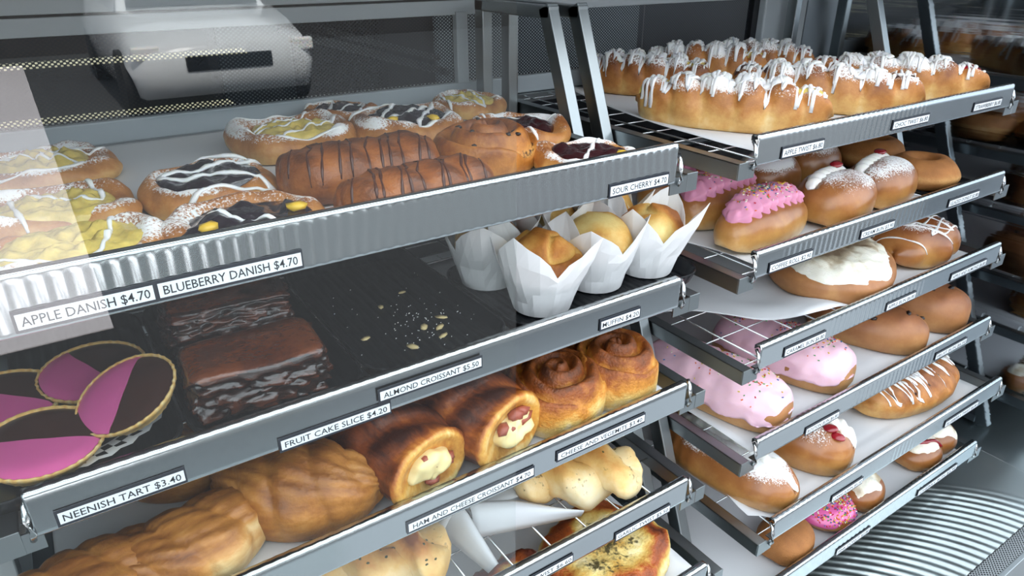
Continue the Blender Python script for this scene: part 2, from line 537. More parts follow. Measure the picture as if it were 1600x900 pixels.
# the deck at the foot of the case, reflected streaks shaped into it
def deck():
    xs = np.linspace(0.55, XM - 0.0005, 420)
    ys = np.linspace(0.277, 0.47, 110)
    X, Y = np.meshgrid(xs, ys)
    # ribs imitate reflected streaks, sweeping to the front right in shallow arcs
    ph = X + 0.3 * (Y - 0.277) + 3.0 * (Y - 0.277) ** 2
    fade = sstep(1.36, 1.26, ph) * sstep(0.6, 0.7, ph) 
    Z = DECK + 0.0010 * np.sin(2 * PI * ph / 0.0205) * fade
    V = np.stack([X, Y, Z], -1)
    F = grid_f(len(ys), len(xs), closed=False, caps=False)
    n = V.shape[0] * V.shape[1]
    back = [(0.55, 0.47, DECK), (XM - 0.0005, 0.47, DECK), (XM - 0.0005, YB, DECK), (0.55, YB, DECK), (-0.4, 0.277, DECK), (0.55, 0.277, DECK), (-0.4, YB, DECK)]
    vv = V.reshape(-1, 3).tolist() + back
    return make('case_deck', vv, F + [(n, n + 1, n + 2, n + 3), (n + 4, n + 5, n, n + 3, n + 6)], M['deck'])
tag(deck(), 'ribbed stainless steel deck at the foot of the case under the racks', 'deck')
# perforated front strip and counter edge
t_ = thing('front_grille', 'narrow perforated steel grille strip along the front of the ribbed deck', 'grille', (0, 0, DECK))
make('perforated_strip', [(-0.4, 0.277, -0.003), (XM + 0.3, 0.277, -0.003), (XM + 0.3, 0.250, -0.003), (-0.4, 0.250, -0.003)], [(3, 2, 1, 0)], M['strip'], t_, smooth=False)
box('edge_trim', -0.4, XM + 0.3, 0.242, 0.250, -0.02, -0.0015, M['steel'], t_, 0.001)
box('seal', -0.4, XM + 0.3, 0.2765, 0.2795, -0.02, -0.001, M['seam'], t_)
# front glass
g = box('front_glass_pane', -0.4, 0.182, 0.266, 0.2663, DECK, 0.16, M['glass'])
gt = tag(g, 'clear upright front glass pane with reflections before the racks', 'glass')

# shop interior behind the mesh
structure(box('wall_shop', -3, 4, 4.0, 4.1, -1.5, 1.5, M['shoptile']))
structure(box('wall_shop_right', 3.9, 4.0, 1.05, 4.0, -1.5, 1.5, M['shoptile']))
structure(box('wall_shop_left', -3.1, -3.0, 1.05, 4.0, -1.5, 1.5, M['shoptile']))
structure(box('ceiling_shop', -3, 4, 1.02, 4.0, 1.45, 1.5, M['white']))
b1 = thing('back_counter', 'black counter with cream shelf edges seen through the perforated panel', 'counter', (0.05, 1.5, -1.5))
box('counter_body', -0.6, 0.30, 0.06, 0.5, 0, 1.52, M['ovenblack'], b1, 0.03)
box('counter_board', -0.6, 0.30, 0.0, 0.06, 1.195, 1.222, M['bench'], b1, 0.002)
box('counter_board', -0.6, 0.34, 0.02, 0.06, 1.312, 1.320, M['bench'], b1, 0.002)
b2 = thing('steel_prep_rail', 'slanting stainless steel rail seen through the mesh beside the posts', 'rail', (0.42, 1.10, -0.128))  # bars added behind the mesh to imitate a streak reflected in the glass
v, f = bar_vf((-0.09, 0, 0.022), (0.19, 0.0, -0.062), 0.012, 0.013)
make('rail_bar', v, f, M['steel'], b2, smooth=False)
v, f = bar_vf((0.0, 0.05, 0.012), (0.20, 0.05, -0.045), 0.012, 0.010)
make('rail_bar', v, f, M['steel'], b2, smooth=False)
b3 = thing('oven', 'dark oven standing behind the perforated panels at right', 'oven', (1.0, 1.7, -1.5))  # black box added so the right-hand mesh panel stays dark
box('oven_body', -0.25, 1.6, 0, 0.7, 0, 1.9, M['ovenblack'], b3, 0.02)
box('oven_door', -0.1, 0.6, -0.02, 0.0, 1.0, 1.6, M['shoptile'], b3, 0.01)
# ------------------------------------------------------------------ street in front, seen in the glass and steel
structure(box('trim_8', -12, 14, -20, -1.0, -1.5, -1.495, M['asphalt']))
o = box('pale_paving_strip', -4.0, 0.08, -12.0, -2.7, -1.495, -1.49, M['pavelight'])  # pale ground added and shaped so its reflection veils the glass at left
tag(o, 'pale paving on the ground outside, reflected at the left of the glass', 'paving')
ff = thing('street_facade', 'dark rendered building across the street with pale openings', 'building', (2, -13, -1.5))
box('facade_wall', -12, 12, -0.3, 0, 0, 4.2, M['brick'], ff)
for i in range(5):
    box('window', -9 + i * 4, -7 + i * 4, 0.0, 0.05, 0.8, 2.6, M['carglass'], ff)

def car():
    c = thing('parked_car', 'white parked car facing the shop, reflected in the upper left glass', 'car', (1.72, -8.8, -1.495))
    # body: cross-sections along y (front of the car at +y)
    secs = [(1.95, 0.42, 0.62, 0.74), (1.85, 0.22, 0.72, 0.84), (1.3, 0.18, 0.84, 0.88), (0.75, 0.18, 0.93, 0.9), (-1.4, 0.18, 0.96, 0.9), (-2.1, 0.22, 0.92, 0.86), (-2.2, 0.4, 0.8, 0.78)]
    V = []
    for y, zb, zt, hw in secs:
        zm = (zb + zt) / 2
        V += [(-hw * 0.92, y, zb), (-hw, y, zm), (-hw * 0.9, y, zt), (-hw * 0.4, y, zt + 0.03), (hw * 0.4, y, zt + 0.03), (hw * 0.9, y, zt), (hw, y, zm), (hw * 0.92, y, zb)]
    o = make('body', V, grid_f(len(secs), 8), M['carwhite'], c)
    secs = [(0.8, 0.92, 0.93, 0.74), (0.15, 0.92, 1.36, 0.60), (-0.2, 0.92, 1.43, 0.58), (-1.1, 0.92, 1.42, 0.58), (-1.75, 0.92, 0.96, 0.7)]
    V = []
    for y, zb, zt, hw in secs:
        V += [(-0.78, y, zb), (-hw, y, zt - 0.02), (-hw * 0.6, y, zt), (hw * 0.6, y, zt), (hw, y, zt - 0.02), (0.78, y, zb)]
    make('cabin', V, grid_f(len(secs), 6), M['carwhite'], c)
    make('windscreen', [(-0.66, 0.79, 0.965), (0.66, 0.79, 0.965), (0.55, 0.2, 1.345), (-0.55, 0.2, 1.345)], [(0, 1, 2, 3)], M['carglass'], c)
    for sx in (-1, 1):
        for y in (1.25, -1.35):
            V, F = [], []
            n = 20
            for x in (0.72, 0.9):
                for k in range(n):
                    a = 2 * PI * k / n
                    V.append((sx * x, y + 0.31 * math.cos(a), 0.31 + 0.31 * math.sin(a)))
            make('wheel', V, grid_f(2, n), M['tyre'], c, smooth=False)
        box('headlamp', sx * 0.72 - 0.12, sx * 0.72 + 0.12, 1.84, 1.93, 0.58, 0.7, M['icing'], c, 0.02)
    box('grille', -0.4, 0.4, 1.9, 1.97, 0.46, 0.6, M['carglass'], c, 0.01)
car()

# ------------------------------------------------------------------ racks
RW = 0.6
XA, XB = -0.0641, 0.6622
def rack(x_l, x_r, label, dyl=0.0):
    t = thing('display_rack', label, 'rack', ((x_l + x_r) / 2, 0.98, DECK), group='steel display racks')
    ox = (x_l + x_r) / 2
    def part(name, a, b, wx=0.017, wy=0.022):
        v, f = bar_vf((a[0] - ox, a[1] - 0.98, a[2] - DECK), (b[0] - ox, b[1] - 0.98, b[2] - DECK), wx, wy)
        bevel(make(name, v, f, M['steel'], t, smooth=False), 0.0015)
    for x, dy in ((x_l, dyl), (x_r, 0.0)):
        leg_y = lambda z: 0.79 + 0.405 * (z + 0.07) + dy
        part('rear_post', (x, 0.95 + dy, DECK), (x, 0.95 + dy, -0.066))
        part('top_bar', (x, 0.962 + dy, -0.0735), (x, leg_y(-0.07) - 0.012, -0.0735), 0.017, 0.016)
        part('front_leg', (x, leg_y(-0.066), -0.066), (x, leg_y(DECK + 0.004), DECK + 0.004))
        part('foot_bar', (x, 0.94 + dy, DECK + 0.012), (x, leg_y(DECK + 0.012) + 0.012, DECK + 0.012), 0.017, 0.018)
    part('cross_bar', (x_l + 0.009, 0.95, -0.75), (x_r - 0.009, 0.95, -0.75), 0.016, 0.016)
rack(-0.112, 0.590, 'left stainless steel display rack holding danishes, muffins and croissants')
rack(0.627, 1.325, 'right stainless steel display rack holding iced twists and finger buns', -0.014)

# shelf table: left x, front y, rail top z, surface z, rail height, stretch of rail face ribbed to imitate reflections, label
SH = {
 'A1': (XA, 0.4928, -0.178, -0.216, 0.041, (0.0, 0.6), 'top wire shelf of the left rack, under the danishes'),
 'A2': (XA, 0.4700, -0.3187, -0.3495, 0.0345, None, 'second wire shelf of the left rack, under the black trays'),
 'A3': (XA, 0.4442, -0.4379, -0.464, 0.033, None, 'third wire shelf of the left rack, under the croissants'),
 'A4': (XA, 0.4253, -0.5604, -0.5915, 0.032, None, 'fourth wire shelf of the left rack, under the garlic twists'),
 'A5': (XA, 0.3807, -0.6575, -0.691, 0.032, None, 'fifth wire shelf of the left rack, under the herb bread'),
 'B1': (XB, 0.4928, -0.187, -0.2185, 0.034, (0.03, 0.36), 'top wire shelf of the right rack, under the iced twists'),
 'B2': (XB, 0.4700, -0.3187, -0.3505, 0.033, (0.04, 0.38), 'second wire shelf of the right rack, under the finger buns'),
 'B3': (XB, 0.4442, -0.4319, -0.4635, 0.033, (0.13, 0.38), 'third wire shelf of the right rack, under the sugar topped bun'),
 'B4': (XB, 0.4253, -0.5604, -0.5915, 0.032, (0.20, 0.44), 'fourth wire shelf of the right rack, under the pink iced buns'),
 'B5': (XB, 0.3807, -0.6575, -0.690, 0.032, (0.26, 0.34), 'fifth wire shelf of the right rack, under the cream buns'),
 'B6': (XB, 0.3847, -0.7945, -0.826, 0.032, (0.12, 0.44), 'lowest wire shelf of the right rack, above the ribbed deck'),
}
WIRE_X = merge([tube_vf([(-0.010, 0, 0), (RW + 0.022, 0, 0)], 0.0011, 5)])
WIRE_Y = merge([tube_vf([(0, 0.006, 0), (0, 0.49, 0)], 0.0013, 5)])
wire_me = []
for V_, F_ in (WIRE_X, WIRE_Y):
    me = bpy.data.meshes.new('wire')
    me.from_pydata(V_, [], F_)
    me.polygons.foreach_set('use_smooth', [True] * len(me.polygons))
    me.materials.append(M['wire'])
    wire_me.append(me)

def shelf(k):
    x0, y0, zt, zs, h, ribs, label = SH[k]
    t = thing('wire_shelf', label, 'shelf', (x0, y0, zs), group=None)
    rt = zt - zs
    dep = YB - 0.012 - y0
    # price rail: folded sheet, rolled lip on top, ribs modelled in face and lip to imitate striped reflections
    P = 0.0108
    nx = int(RW / P * 6) if ribs else (int(RW / P * 6))
    xs = np.linspace(0, RW, nx)
    prof = [(0.0105, rt - 0.006), (0.0105, rt - 0.001), (0.0085, rt + 0.0012), (0.0030, rt + 0.0015), (0.0008, rt + 0.0006), (0, rt - 0.0022),
            (0, rt - 0.006), (0, rt - h + 0.004), (0, rt - h + 0.0015), (0.0006, rt - h + 0.0005), (0.002, rt - h), (0.011, rt - h), (0.011, rt - h + 0.0012), (0.0016, rt - h + 0.0014),
            (0.0014, rt - 0.003), (0.009, rt - 0.0006), (0.0092, rt - 0.006)]
    amp = [0, 0, .5, .5, .3, 0, 1, 1, 0, 0, 0, 0, 0, 0, 0, 0, 0]
    V = np.zeros((nx, len(prof), 3))
    for j, (py, pz) in enumerate(prof):
        a = 0.00032 if k == 'A1' else 0.00020
        sn = np.sin(2 * PI * xs / P)
        on = np.ones(nx)
        if amp[j] == 1:
            on = (sstep(ribs[0], ribs[0] + 0.02, xs) * sstep(ribs[1], ribs[1] - 0.02, xs)) if ribs else on * 0
            if k == 'A1':
                on = on * 0 + 1
            V[:, j] = np.stack([xs, py - a * sn * on, np.full(nx, pz)], -1)
        elif amp[j] and k not in ('A1',):
            V[:, j] = np.stack([xs, np.full(nx, py), pz + a * 1.6 * sn * amp[j]], -1)
        else:
            V[:, j] = np.stack([xs, np.full(nx, py), np.full(nx, pz)], -1)
    make('price_rail', V, grid_f(nx, len(prof)), M['rail'], t)
    # side rails, each a channel with a turned-in tab at the front
    for nm, xa, xb in (('side_rail', -0.024, -0.008), ('side_rail', RW + 0.020, RW + 0.036)):
        boxes(nm, [(xa, xa + 0.0015, 0.004, dep, -0.016, 0.003), (xb - 0.0015, xb, 0.004, dep, -0.016, 0.003), (xa, xb, 0.004, dep, 0.0015, 0.003), (xa, xb, 0.0025, 0.004, -0.016, 0.004)],
              M['steel'], t, 0.0005)
    box('rail_bracket', -0.010, 0.004, 0.003, 0.0045, -0.016, 0.0, M['steel'], t)
    box('rail_bracket', RW - 0.004, RW + 0.022, 0.003, 0.0045, -0.016, 0.002, M['steel'], t)
    box('back_rail', -0.008, RW + 0.02, dep - 0.006, dep, -0.012, 0.002, M['steel'], t)
    for sx in (-0.002, RW + 0.006):
        pts = [(sx, 0.002, -0.006), (sx + 0.001, -0.001, 0.0), (sx, -0.0005, 0.012), (sx + 0.001, 0.003, 0.021), (sx + 0.003, 0.008, 0.025)]
        v, f = tube_vf(pts, 0.0022, 8)
        make('hook', v, f, M['wire'], t)
    for i in range(9):
        o = bpy.data.objects.new('wire', wire_me[0]); o.location = (0, 0.02 + i * (dep - 0.04) / 8, -0.0032); link(o, t)
    for i in range(12):
        o = bpy.data.objects.new('wire', wire_me[1]); o.location = (0.025 + i * 0.05, 0, -0.0012); o.scale = (1, (dep - 0.005) / 0.49, 1); link(o, t)
    return t
SHELF = {k: shelf(k) for k in SH}

# ------------------------------------------------------------------ price tags
def text_mesh(body):
    cu = bpy.data.curves.new('t', 'FONT')
    cu.body = body
    cu.size = 1.0
    cu.resolution_u = 2
    cu.offset = 0.006
    o = bpy.data.objects.new('t', cu)
    COL.objects.link(o)
    bpy.context.view_layer.update()
    me = bpy.data.meshes.new_from_object(o.evaluated_get(bpy.context.evaluated_depsgraph_get()))
    bpy.data.objects.remove(o)
    bpy.data.curves.remove(cu)
    return me

def price_tag(k, body, xl, xr, dz, hh=0.0088, proud=0.0006, tilt=0.0):
    x0, y0, zt, zs, h, ribs, _ = SH[k]
    t = SHELF[k]
    wdt = xr - xl
    zc = zt + dz - zs
    pv, pf = box_vf(-0.0018, wdt + 0.0012, -0.0008, 0, -hh / 2 - 0.0022, hh / 2 + 0.0026)
    cv, cf = box_vf(0, wdt, -0.0011, -0.0007, -hh / 2, hh / 2)
    V = pv + cv
    F = pf + [tuple(i + 8 for i in q) for q in cf]
    o = make('price_tag', V, F, [M['tagd'], M['tagw']], t, smooth=False, mi=[0] * 6 + [1] * 6)
    o.location = (xl - x0, -proud, zc)
    o.rotation_euler = (0, tilt, 0)
    me = text_mesh(body)
    vs = np.array([v.co[:] for v in me.vertices])
    lo, hi = vs.min(0), vs.max(0)
    sx = wdt * 0.94 / (hi[0] - lo[0])
    sz = hh * 0.62 / 0.70
    for v in me.vertices:
        x, y, _z = v.co
        v.co = ((x - lo[0]) * sx + wdt * 0.03, -0.0013, (y - 0.35) * sz)
    me.name = 'lettering'
    me.materials.clear(); me.materials.append(M['ink'])
    link(bpy.data.objects.new('lettering', me), o)

for a in [
 ('A1', 'APPLE DANISH $4.70', -0.038, 0.0405, -0.0305, 0.0105), ('A1', 'BLUEBERRY DANISH $4.70', 0.0435, 0.142, -0.0305, 0.0105), ('A1', 'SOUR CHERRY $4.70', 0.446, 0.523, -0.033, 0.0095),
 ('A2', 'NEENISH TART $3.40', -0.049, 0.030, -0.0250, 0.0090), ('A2', 'FRUIT CAKE SLICE $4.20', 0.100, 0.192, -0.0295, 0.0085), ('A2', 'ALMOND CROISSANT $5.50', 0.184, 0.282, -0.0150, 0.0085, 0.0018), ('A2', 'MUFFIN $4.20', 0.424, 0.476, -0.022, 0.0085),
 ('A3', 'CHEESE AND VEGEMITE $3.40', 0.354, 0.471, -0.0185, 0.0082), ('A3', 'HAM AND CHEESE CROISSANT $4.70', 0.189, 0.324, -0.0225, 0.0085), ('A4', 'GARLIC TWIST $5.50', 0.425, 0.507, -0.027, 0.0080), ('A4', 'TWIST $6.60', 0.310, 0.363, -0.0215, 0.0082),
 ('B1', 'APPLE TWIST $6.80', 0.707, 0.784, -0.0250, 0.0098), ('B1', 'CHOC TWIST $6.80', 0.934, 1.020, -0.0215, 0.0092), ('B1', 'STRAWBERRY $6.80', 1.146, 1.227, -0.0220, 0.0092),
 ('B2', 'COFFEE ROLL $2.90', 0.687, 0.768, -0.0250, 0.0094), ('B2', 'CREAM BUN $3.90', 0.874, 0.951, -0.0230, 0.0090), ('B2', 'GLAZED DONUT $2.80', 1.098, 1.185, -0.0220, 0.0088),
 ('B3', 'CARAMEL BUN $6.80', 0.710, 0.792, -0.0230, 0.0094), ('B3', 'APPLE BUN $6.80', 0.937, 1.010, -0.0245, 0.0090), ('B3', 'APPLE AND ALMOND $6.80', 1.112, 1.219, -0.0230, 0.0090),
 ('B4', 'BOSTON BUN $6.80', 0.764, 0.837, -0.0265, 0.0086), ('B4', 'FRUIT BUN $6.50', 1.092, 1.186, -0.0200, 0.0090), ('B5', 'LONG JOHN $5.50', 0.787, 0.858, -0.0255, 0.0084), ('B5', 'BLUEBERRY TWIST $6.80', 1.084, 1.186, -0.0220, 0.0090),
 ('B6', 'PINK DONUT $2.80', 0.849, 0.934, -0.0260, 0.0086), ('B6', 'CHERRY BUN $3.90', 1.075, 1.199, -0.0240, 0.0086)]:
    price_tag(*a)

# ------------------------------------------------------------------ paper and trays
def sheet(name, label, cat, k, x0, x1, y0, y1, fz=None, nx=40, ny=30, fedge=None, group=None, mat='paper'):
    """a sheet of baking paper lying on shelf k; fz lifts it, fedge(u) moves its front edge"""
    zs = SH[k][3]
    cx, cy = (x0 + x1) / 2, (y0 + y1) / 2
    U, Vv = np.meshgrid(np.linspace(0, 1, nx), np.linspace(0, 1, ny))
    X = x0 + (x1 - x0) * U
    ya = y0 + (fedge(U[0]) if fedge else np.zeros(nx))
    Y = ya[None, :] * (1 - Vv) + y1 * Vv
    Z = 0.0010 + 0.0007 * (1 + vnoise(np.stack([X, Y, Y * 0], -1), 18, 3))
    if fz is not None:
        X, Y, Z = fz(X, Y, Z, U, Vv)
    P = np.stack([X - cx, Y - cy, Z], -1)
    o = make(name, P, grid_f(ny, nx, closed=False, caps=False), M[mat], loc=(cx, cy, zs))
    md = o.modifiers.new('thick', 'SOLIDIFY'); md.thickness = 0.0003
    return tag(o, label, cat, group)

GP = 'baking paper sheets lining the shelves'
sheet('baking_paper', 'grey baking paper lining the top left shelf under the danishes', 'paper', 'A1', XA - 0.03, 0.530, 0.506, 0.985, group=GP)
sheet('baking_paper', 'white baking paper under the croissants and savoury scrolls', 'paper', 'A3', XA - 0.02, 0.535, 0.458, 0.95, group=GP)
def a4fz(X, Y, Z, U, V):
    d = sstep(0.30, 0.0, V) * sstep(0.3, 0.42, U) * sstep(0.95, 0.6, U)
    e = sstep(0.35, 0.0, np.abs(U - 0.42) * 3.2) * sstep(0.5, 0.0, V)
    return X + 0.02 * e, Y + 0.02 * d, Z + 0.028 * d * (1 - 0.5 * U) + 0.02 * e
pa4 = sheet('baking_paper', 'crumpled white baking paper folded up beside the garlic twist', 'paper', 'A4', 0.08, 0.515, 0.505, 0.90, a4fz, nx=60, ny=40, fedge=lambda u: np.where(u < 0.42, -0.06 * (0.42 - u) / 0.42, 0) - 0.02 * sstep(0.75, 1, u), group=GP)
def flap(pts_a, pts_b, n=14):
    V = []
    a = np.array(pts_a, float); b = np.array(pts_b, float)
    for t in np.linspace(0, 1, n):
        def q(p):
            k = min(int(t * (len(p) - 1)), len(p) - 2); u = t * (len(p) - 1) - k
            return p[k] * (1 - u) + p[k + 1] * u
        A, B = q(a), q(b)
        for u in np.linspace(0, 1, 8):
            c_ = A * (1 - u) + B * u
            c_ = c_ + np.array([0, -0.006, 0.010]) * math.sin(u * PI)
            V.append(c_)
    V = np.array(V) - np.array([pa4.location.x, pa4.location.y, 0])
    o = make('paper_fold', V, grid_f(n, 8, closed=False, caps=False), M['paper'], pa4)
    o.modifiers.new('thick', 'SOLIDIFY').thickness = 0.0003
flap([(0.292, 0.512, 0.004), (0.350, 0.492, 0.004), (0.412, 0.470, 0.006)], [(0.298, 0.530, 0.040), (0.350, 0.512, 0.030), (0.414, 0.474, 0.008)])
flap([(0.262, 0.560, 0.004), (0.272, 0.515, 0.003), (0.282, 0.462, 0.003)], [(0.282, 0.556, 0.044), (0.290, 0.520, 0.040), (0.297, 0.466, 0.004)])
sheet('baking_paper', 'white baking paper under the herb and cheese bread at the bottom', 'paper', 'A5', 0.0, 0.545, 0.40, 0.90, group=GP)
def b1fz(X, Y, Z, U, V):
    return X + 0.09 * (1 - U) * V ** 2.2, Y, Z + 0.006 * sstep(0.08, 0, U)
sheet('baking_paper', 'white baking paper under the iced twists on the top right shelf', 'paper', 'B1', 0.684, 1.255, 0.506, 0.985, b1fz, group=GP)
def b2fz(X, Y, Z, U, V):
    return X, Y, Z + 0.012 * sstep(0.05, 0, U) * sstep(0.35, 0.05, V)
sheet('baking_paper', 'white baking paper under the pink iced finger buns', 'paper', 'B2', 0.668, 1.125, 0.486, 0.95, b2fz, group=GP)
def b3fz(X, Y, Z, U, V):
    c = sstep(0.22, 0.0, V)
    wv = 0.012 * np.sin(U * 9.0 + 0.6) ** 2 * sstep(0.6, 0.05, U) 
    k = sstep(0.13, 0.24, U) * sstep(0.44, 0.26, U)
    return X, Y - 0.010 * c * k, Z + wv * (1 - V) * 0.7 + 0.030 * c * k
sheet('baking_paper', 'rumpled white baking paper with a curled front edge below the finger buns', 'paper', 'B3', 0.672, 1.255, 0.470, 0.95, b3fz, nx=70, ny=50, fedge=lambda u: 0.145 * sstep(0.26, -0.02, u) ** 1.2, group=GP)
sheet('baking_paper', 'white baking paper under the pale pink iced buns', 'paper', 'B4', 0.672, 1.255, 0.440, 0.92, group=GP)
def b5fz(X, Y, Z, U, V):
    return X, Y, Z + 0.012 * sstep(0.06, 0, U) * np.sin(V * 14) ** 2
sheet('baking_paper', 'white baking paper curling at its left edge under the cream filled long bun', 'paper', 'B5', 0.672, 1.255, 0.398, 0.90, b5fz, fedge=lambda u: 0.03 * sstep(0.06, 0, u), group=GP)
sheet('baking_paper', 'white baking paper lining the lowest right shelf under the donuts', 'paper', 'B6', 0.668, 1.255, 0.400, 0.90, group=GP)

def tray(label, k, x0, x1, y0, y1, rim=0.014, rad=2.0, corner=0.03):
    zs = SH[k][3] + 0.0015
    cx, cy = (x0 + x1) / 2, (y0 + y1) / 2
    a, b = (x1 - x0) / 2, (y1 - y0) / 2
    n = 72
    rings = [(-0.012, 0.0012, True), (-0.006, 0.0022, True), (-0.002, rim * 0.9, True), (0.0, rim, True), (0.0012, rim, True), (0.0014, rim - 0.002, True), (-0.004, 0.0, True), (-0.012, 0.0, True)]
    def rr(off, z):
        pts = []
        c = max(corner + off, 0.004)
        for q in range(4):
            ox = (a + off - c) * (1 if q in (0, 3) else -1)
            oy = (b + off - c) * (1 if q in (0, 1) else -1)
            for i in range(n // 4):
                an = PI / 2 * (q + i / (n / 4 - 1))
                pts.append((ox + c * math.cos(an), oy + c * math.sin(an), z))
        return pts
    V = []
    for off, z, _ in rings:
        V += rr(off, z)
    m = len(rings)
    F = grid_f(m, n, closed=True, caps=True)
    o = make('black_tray', V, F, M['tray'], loc=(cx, cy, zs))
    return tag(o, label, 'tray', 'black plastic trays')
tray('black plastic tray under the pink and brown tarts at left', 'A2', -0.135, 0.040, 0.495, 0.76)
tray('black plastic tray under the stacked fruit cake slices', 'A2', 0.045, 0.188, 0.492, 0.76)
tray('nearly empty black tray scattered with almond flakes', 'A2', 0.194, 0.342, 0.500, 0.77)
tray('black plastic tray under the paper wrapped muffins', 'A2', 0.348, 0.606, 0.497, 0.668)
tray('black tray under the two plain ring donuts', 'B2', 1.135, 1.262, 0.488, 0.76, 0.006)

# ------------------------------------------------------------------ pastry builders
class Tops:
    """collects a pastry's surfaces (in its own coordinates) so that icing can be laid on top of them"""
    def __init__(self):
        self.V, self.F = [], []
        self.b = None
    def add(self, P, F):
        n = len(self.V)
        self.V += [tuple(p) for p in np.asarray(P).reshape(-1, 3)]
        self.F += [tuple(i + n for i in q) for q in F if len(q) <= 4]
        self.b = None
    def z(self, x, y, miss=None):
        if self.b is None:
            self.b = BVHTree.FromPolygons(self.V, self.F)
        h = self.b.ray_cast(Vector((x, y, 1)), Vector((0, 0, -1)))
        return h[0].z if h[0] is not None else miss

def loaf(L, W, H, nt=44, nf=30, p=2.4, flat=0.34, bend=0.0, seed=1, lump=0.03, disp=None, ends=0.85, ridge=None):
    """bread shape lying along x with a flat base"""
    u = np.linspace(-1, 1, nt)
    T = np.sin(u * PI / 2)
    T = np.sign(T) * np.abs(T)
    prof = np.clip(1 - np.abs(T) ** p, 0, 1) ** (1 / p)
    prof = np.maximum(prof, 0.03)
    ph = np.linspace(0, 2 * PI, nf, endpoint=False)
    c, s = np.cos(ph), np.sin(ph)
    c = np.sign(c) * np.abs(c) ** 0.85
    zc = flat * H
    Tm, PH = np.meshgrid(T, ph, indexing='ij')
    R = prof[:, None]
    up = (s > 0)[None, :]
    X = L / 2 * Tm
    Y = W / 2 * R * c[None, :]
    Z = np.where(up, zc + (H - zc) * R ** ends * np.abs(s)[None, :] ** 0.9, zc - zc * R ** 0.45 * np.minimum(1, np.abs(s)[None, :] * 1.7))
    P = np.stack([X, Y, Z], -1)
    ctr = np.stack([X * 0.92, Y * 0, np.full_like(Z, zc)], -1)
    D = P - ctr
    D /= np.linalg.norm(D, axis=-1, keepdims=True) + 1e-9
    amt = H * lump * fbm(P, 28, seed, 2)
    if disp is not None:
        amt = amt + disp(Tm, PH, P)
    amt = amt * sstep(0.0, 0.25 * H, P[..., 2]) 
    P = P + D * amt[..., None]
    P[..., 2] = np.maximum(P[..., 2], 0)
    P[..., 1] += bend * L * Tm ** 2
    return P, Tm, PH

def disc(R, prof, nth=56, seed=1, lump=0.0, noise_f=30):
    """closed outline R(theta) swept through prof = [(radial share, z)]"""
    th = np.linspace(0, 2 * PI, nth, endpoint=False)
    pr = np.array(prof)
    TH, Rr = np.meshgrid(th, pr[:, 0])
    Zz = np.repeat(pr[:, 1][:, None], nth, 1)
    rad = R(TH) * Rr
    P = np.stack([rad * np.cos(TH), rad * np.sin(TH), Zz], -1)
    if lump:
        n = fbm(P, noise_f, seed, 2)
        k = sstep(0, 0.006, P[..., 2])
        P[..., 2] += lump * n * k
        P[..., 0] += lump * 0.6 * n * np.cos(TH) * k * Rr
        P[..., 1] += lump * 0.6 * n * np.sin(TH) * k * Rr
    return P, TH, Rr

def superR(a, b, p=2.5, wob=0.05, seed=1, rot=0.0):
    def f(th):
        q = (np.abs(np.cos(th) / a) ** p + np.abs(np.sin(th) / b) ** p) ** (-1 / p)
        return q * (1 + wob * vnoise(np.stack([np.cos(th) * 1.6, np.sin(th) * 1.6, th * 0], -1), 1.0, seed))
    return f

def smooth_prof(pts, n=6):
    """Catmull-Rom through the given (r, z) points"""
    pts = np.array(pts, float)
    out = []
    for i in range(len(pts) - 1):
        p0, p1, p2, p3 = pts[max(i - 1, 0)], pts[i], pts[i + 1], pts[min(i + 2, len(pts) - 1)]
        for t in np.linspace(0, 1, n, endpoint=False):
            out.append(0.5 * (2 * p1 + (p2 - p0) * t + (2 * p0 - 5 * p1 + 4 * p2 - p3) * t * t + (3 * p1 - p0 - 3 * p2 + p3) * t ** 3))
    out.append(pts[-1])
    return out

def drizzle(parent, tops, lines, mat, name='icing_drizzle', r=0.0018, flat=0.55, seed=1, step=0.003, var=0.45, up=0.3):
    rnd = random.Random(seed)
    parts = []
    for ln in lines:
        pts, rad = [], []
        for a, b in zip(ln[:-1], ln[1:]):
            n = max(2, int(math.hypot(b[0] - a[0], b[1] - a[1]) / step))
            for i in range(n):
                t = i / n
                x, y = a[0] + (b[0] - a[0]) * t, a[1] + (b[1] - a[1]) * t
                z = tops.z(x, y)
                if z is None or z < 0.003:
                    if len(pts) > 2:
                        parts.append(tube_vf(pts, rad, 6, flat))
                    pts, rad = [], []
                    continue
                rr = r * (1 + var * math.sin(len(pts) * 0.55 + seed) * rnd.uniform(0.4, 1))
                pts.append((x, y, z + rr * flat * up)); rad.append(rr)
        if len(pts) > 2:
            rad[0] *= 0.6; rad[-1] *= 0.6
            parts.append(tube_vf(pts, rad, 6, flat))
    if not parts:
        return None
    V, F = merge(parts)
    return make(name, V, F, mat, parent)

def zigzag(L, W, n, seed, ang=0.0, j=0.25):
    rnd = random.Random(seed)
    pts = []
    for i in range(n + 1):
        x = -L / 2 + L * i / n + rnd.uniform(-j, j) * L / n
        y = (W / 2 if i % 2 else -W / 2) * rnd.uniform(0.75, 1.1)
        pts.append((x, y))
    # round the turns
    out = []
    for i in range(len(pts) - 1):
        p0, p1, p2, p3 = [pts[min(max(i + k, 0), len(pts) - 1)] for k in (-1, 0, 1, 2)]
        for t in (0, 0.2, 0.4, 0.6, 0.8):
            out.append(tuple(0.5 * (2 * p1[k] + (p2[k] - p0[k]) * t + (2 * p0[k] - 5 * p1[k] + 4 * p2[k] - p3[k]) * t * t + (3 * p1[k] - p0[k] - 3 * p2[k] + p3[k]) * t ** 3) for k in (0, 1)))
    ca, sa = math.cos(ang), math.sin(ang)
    return [(x * ca - y * sa, x * sa + y * ca) for x, y in out]

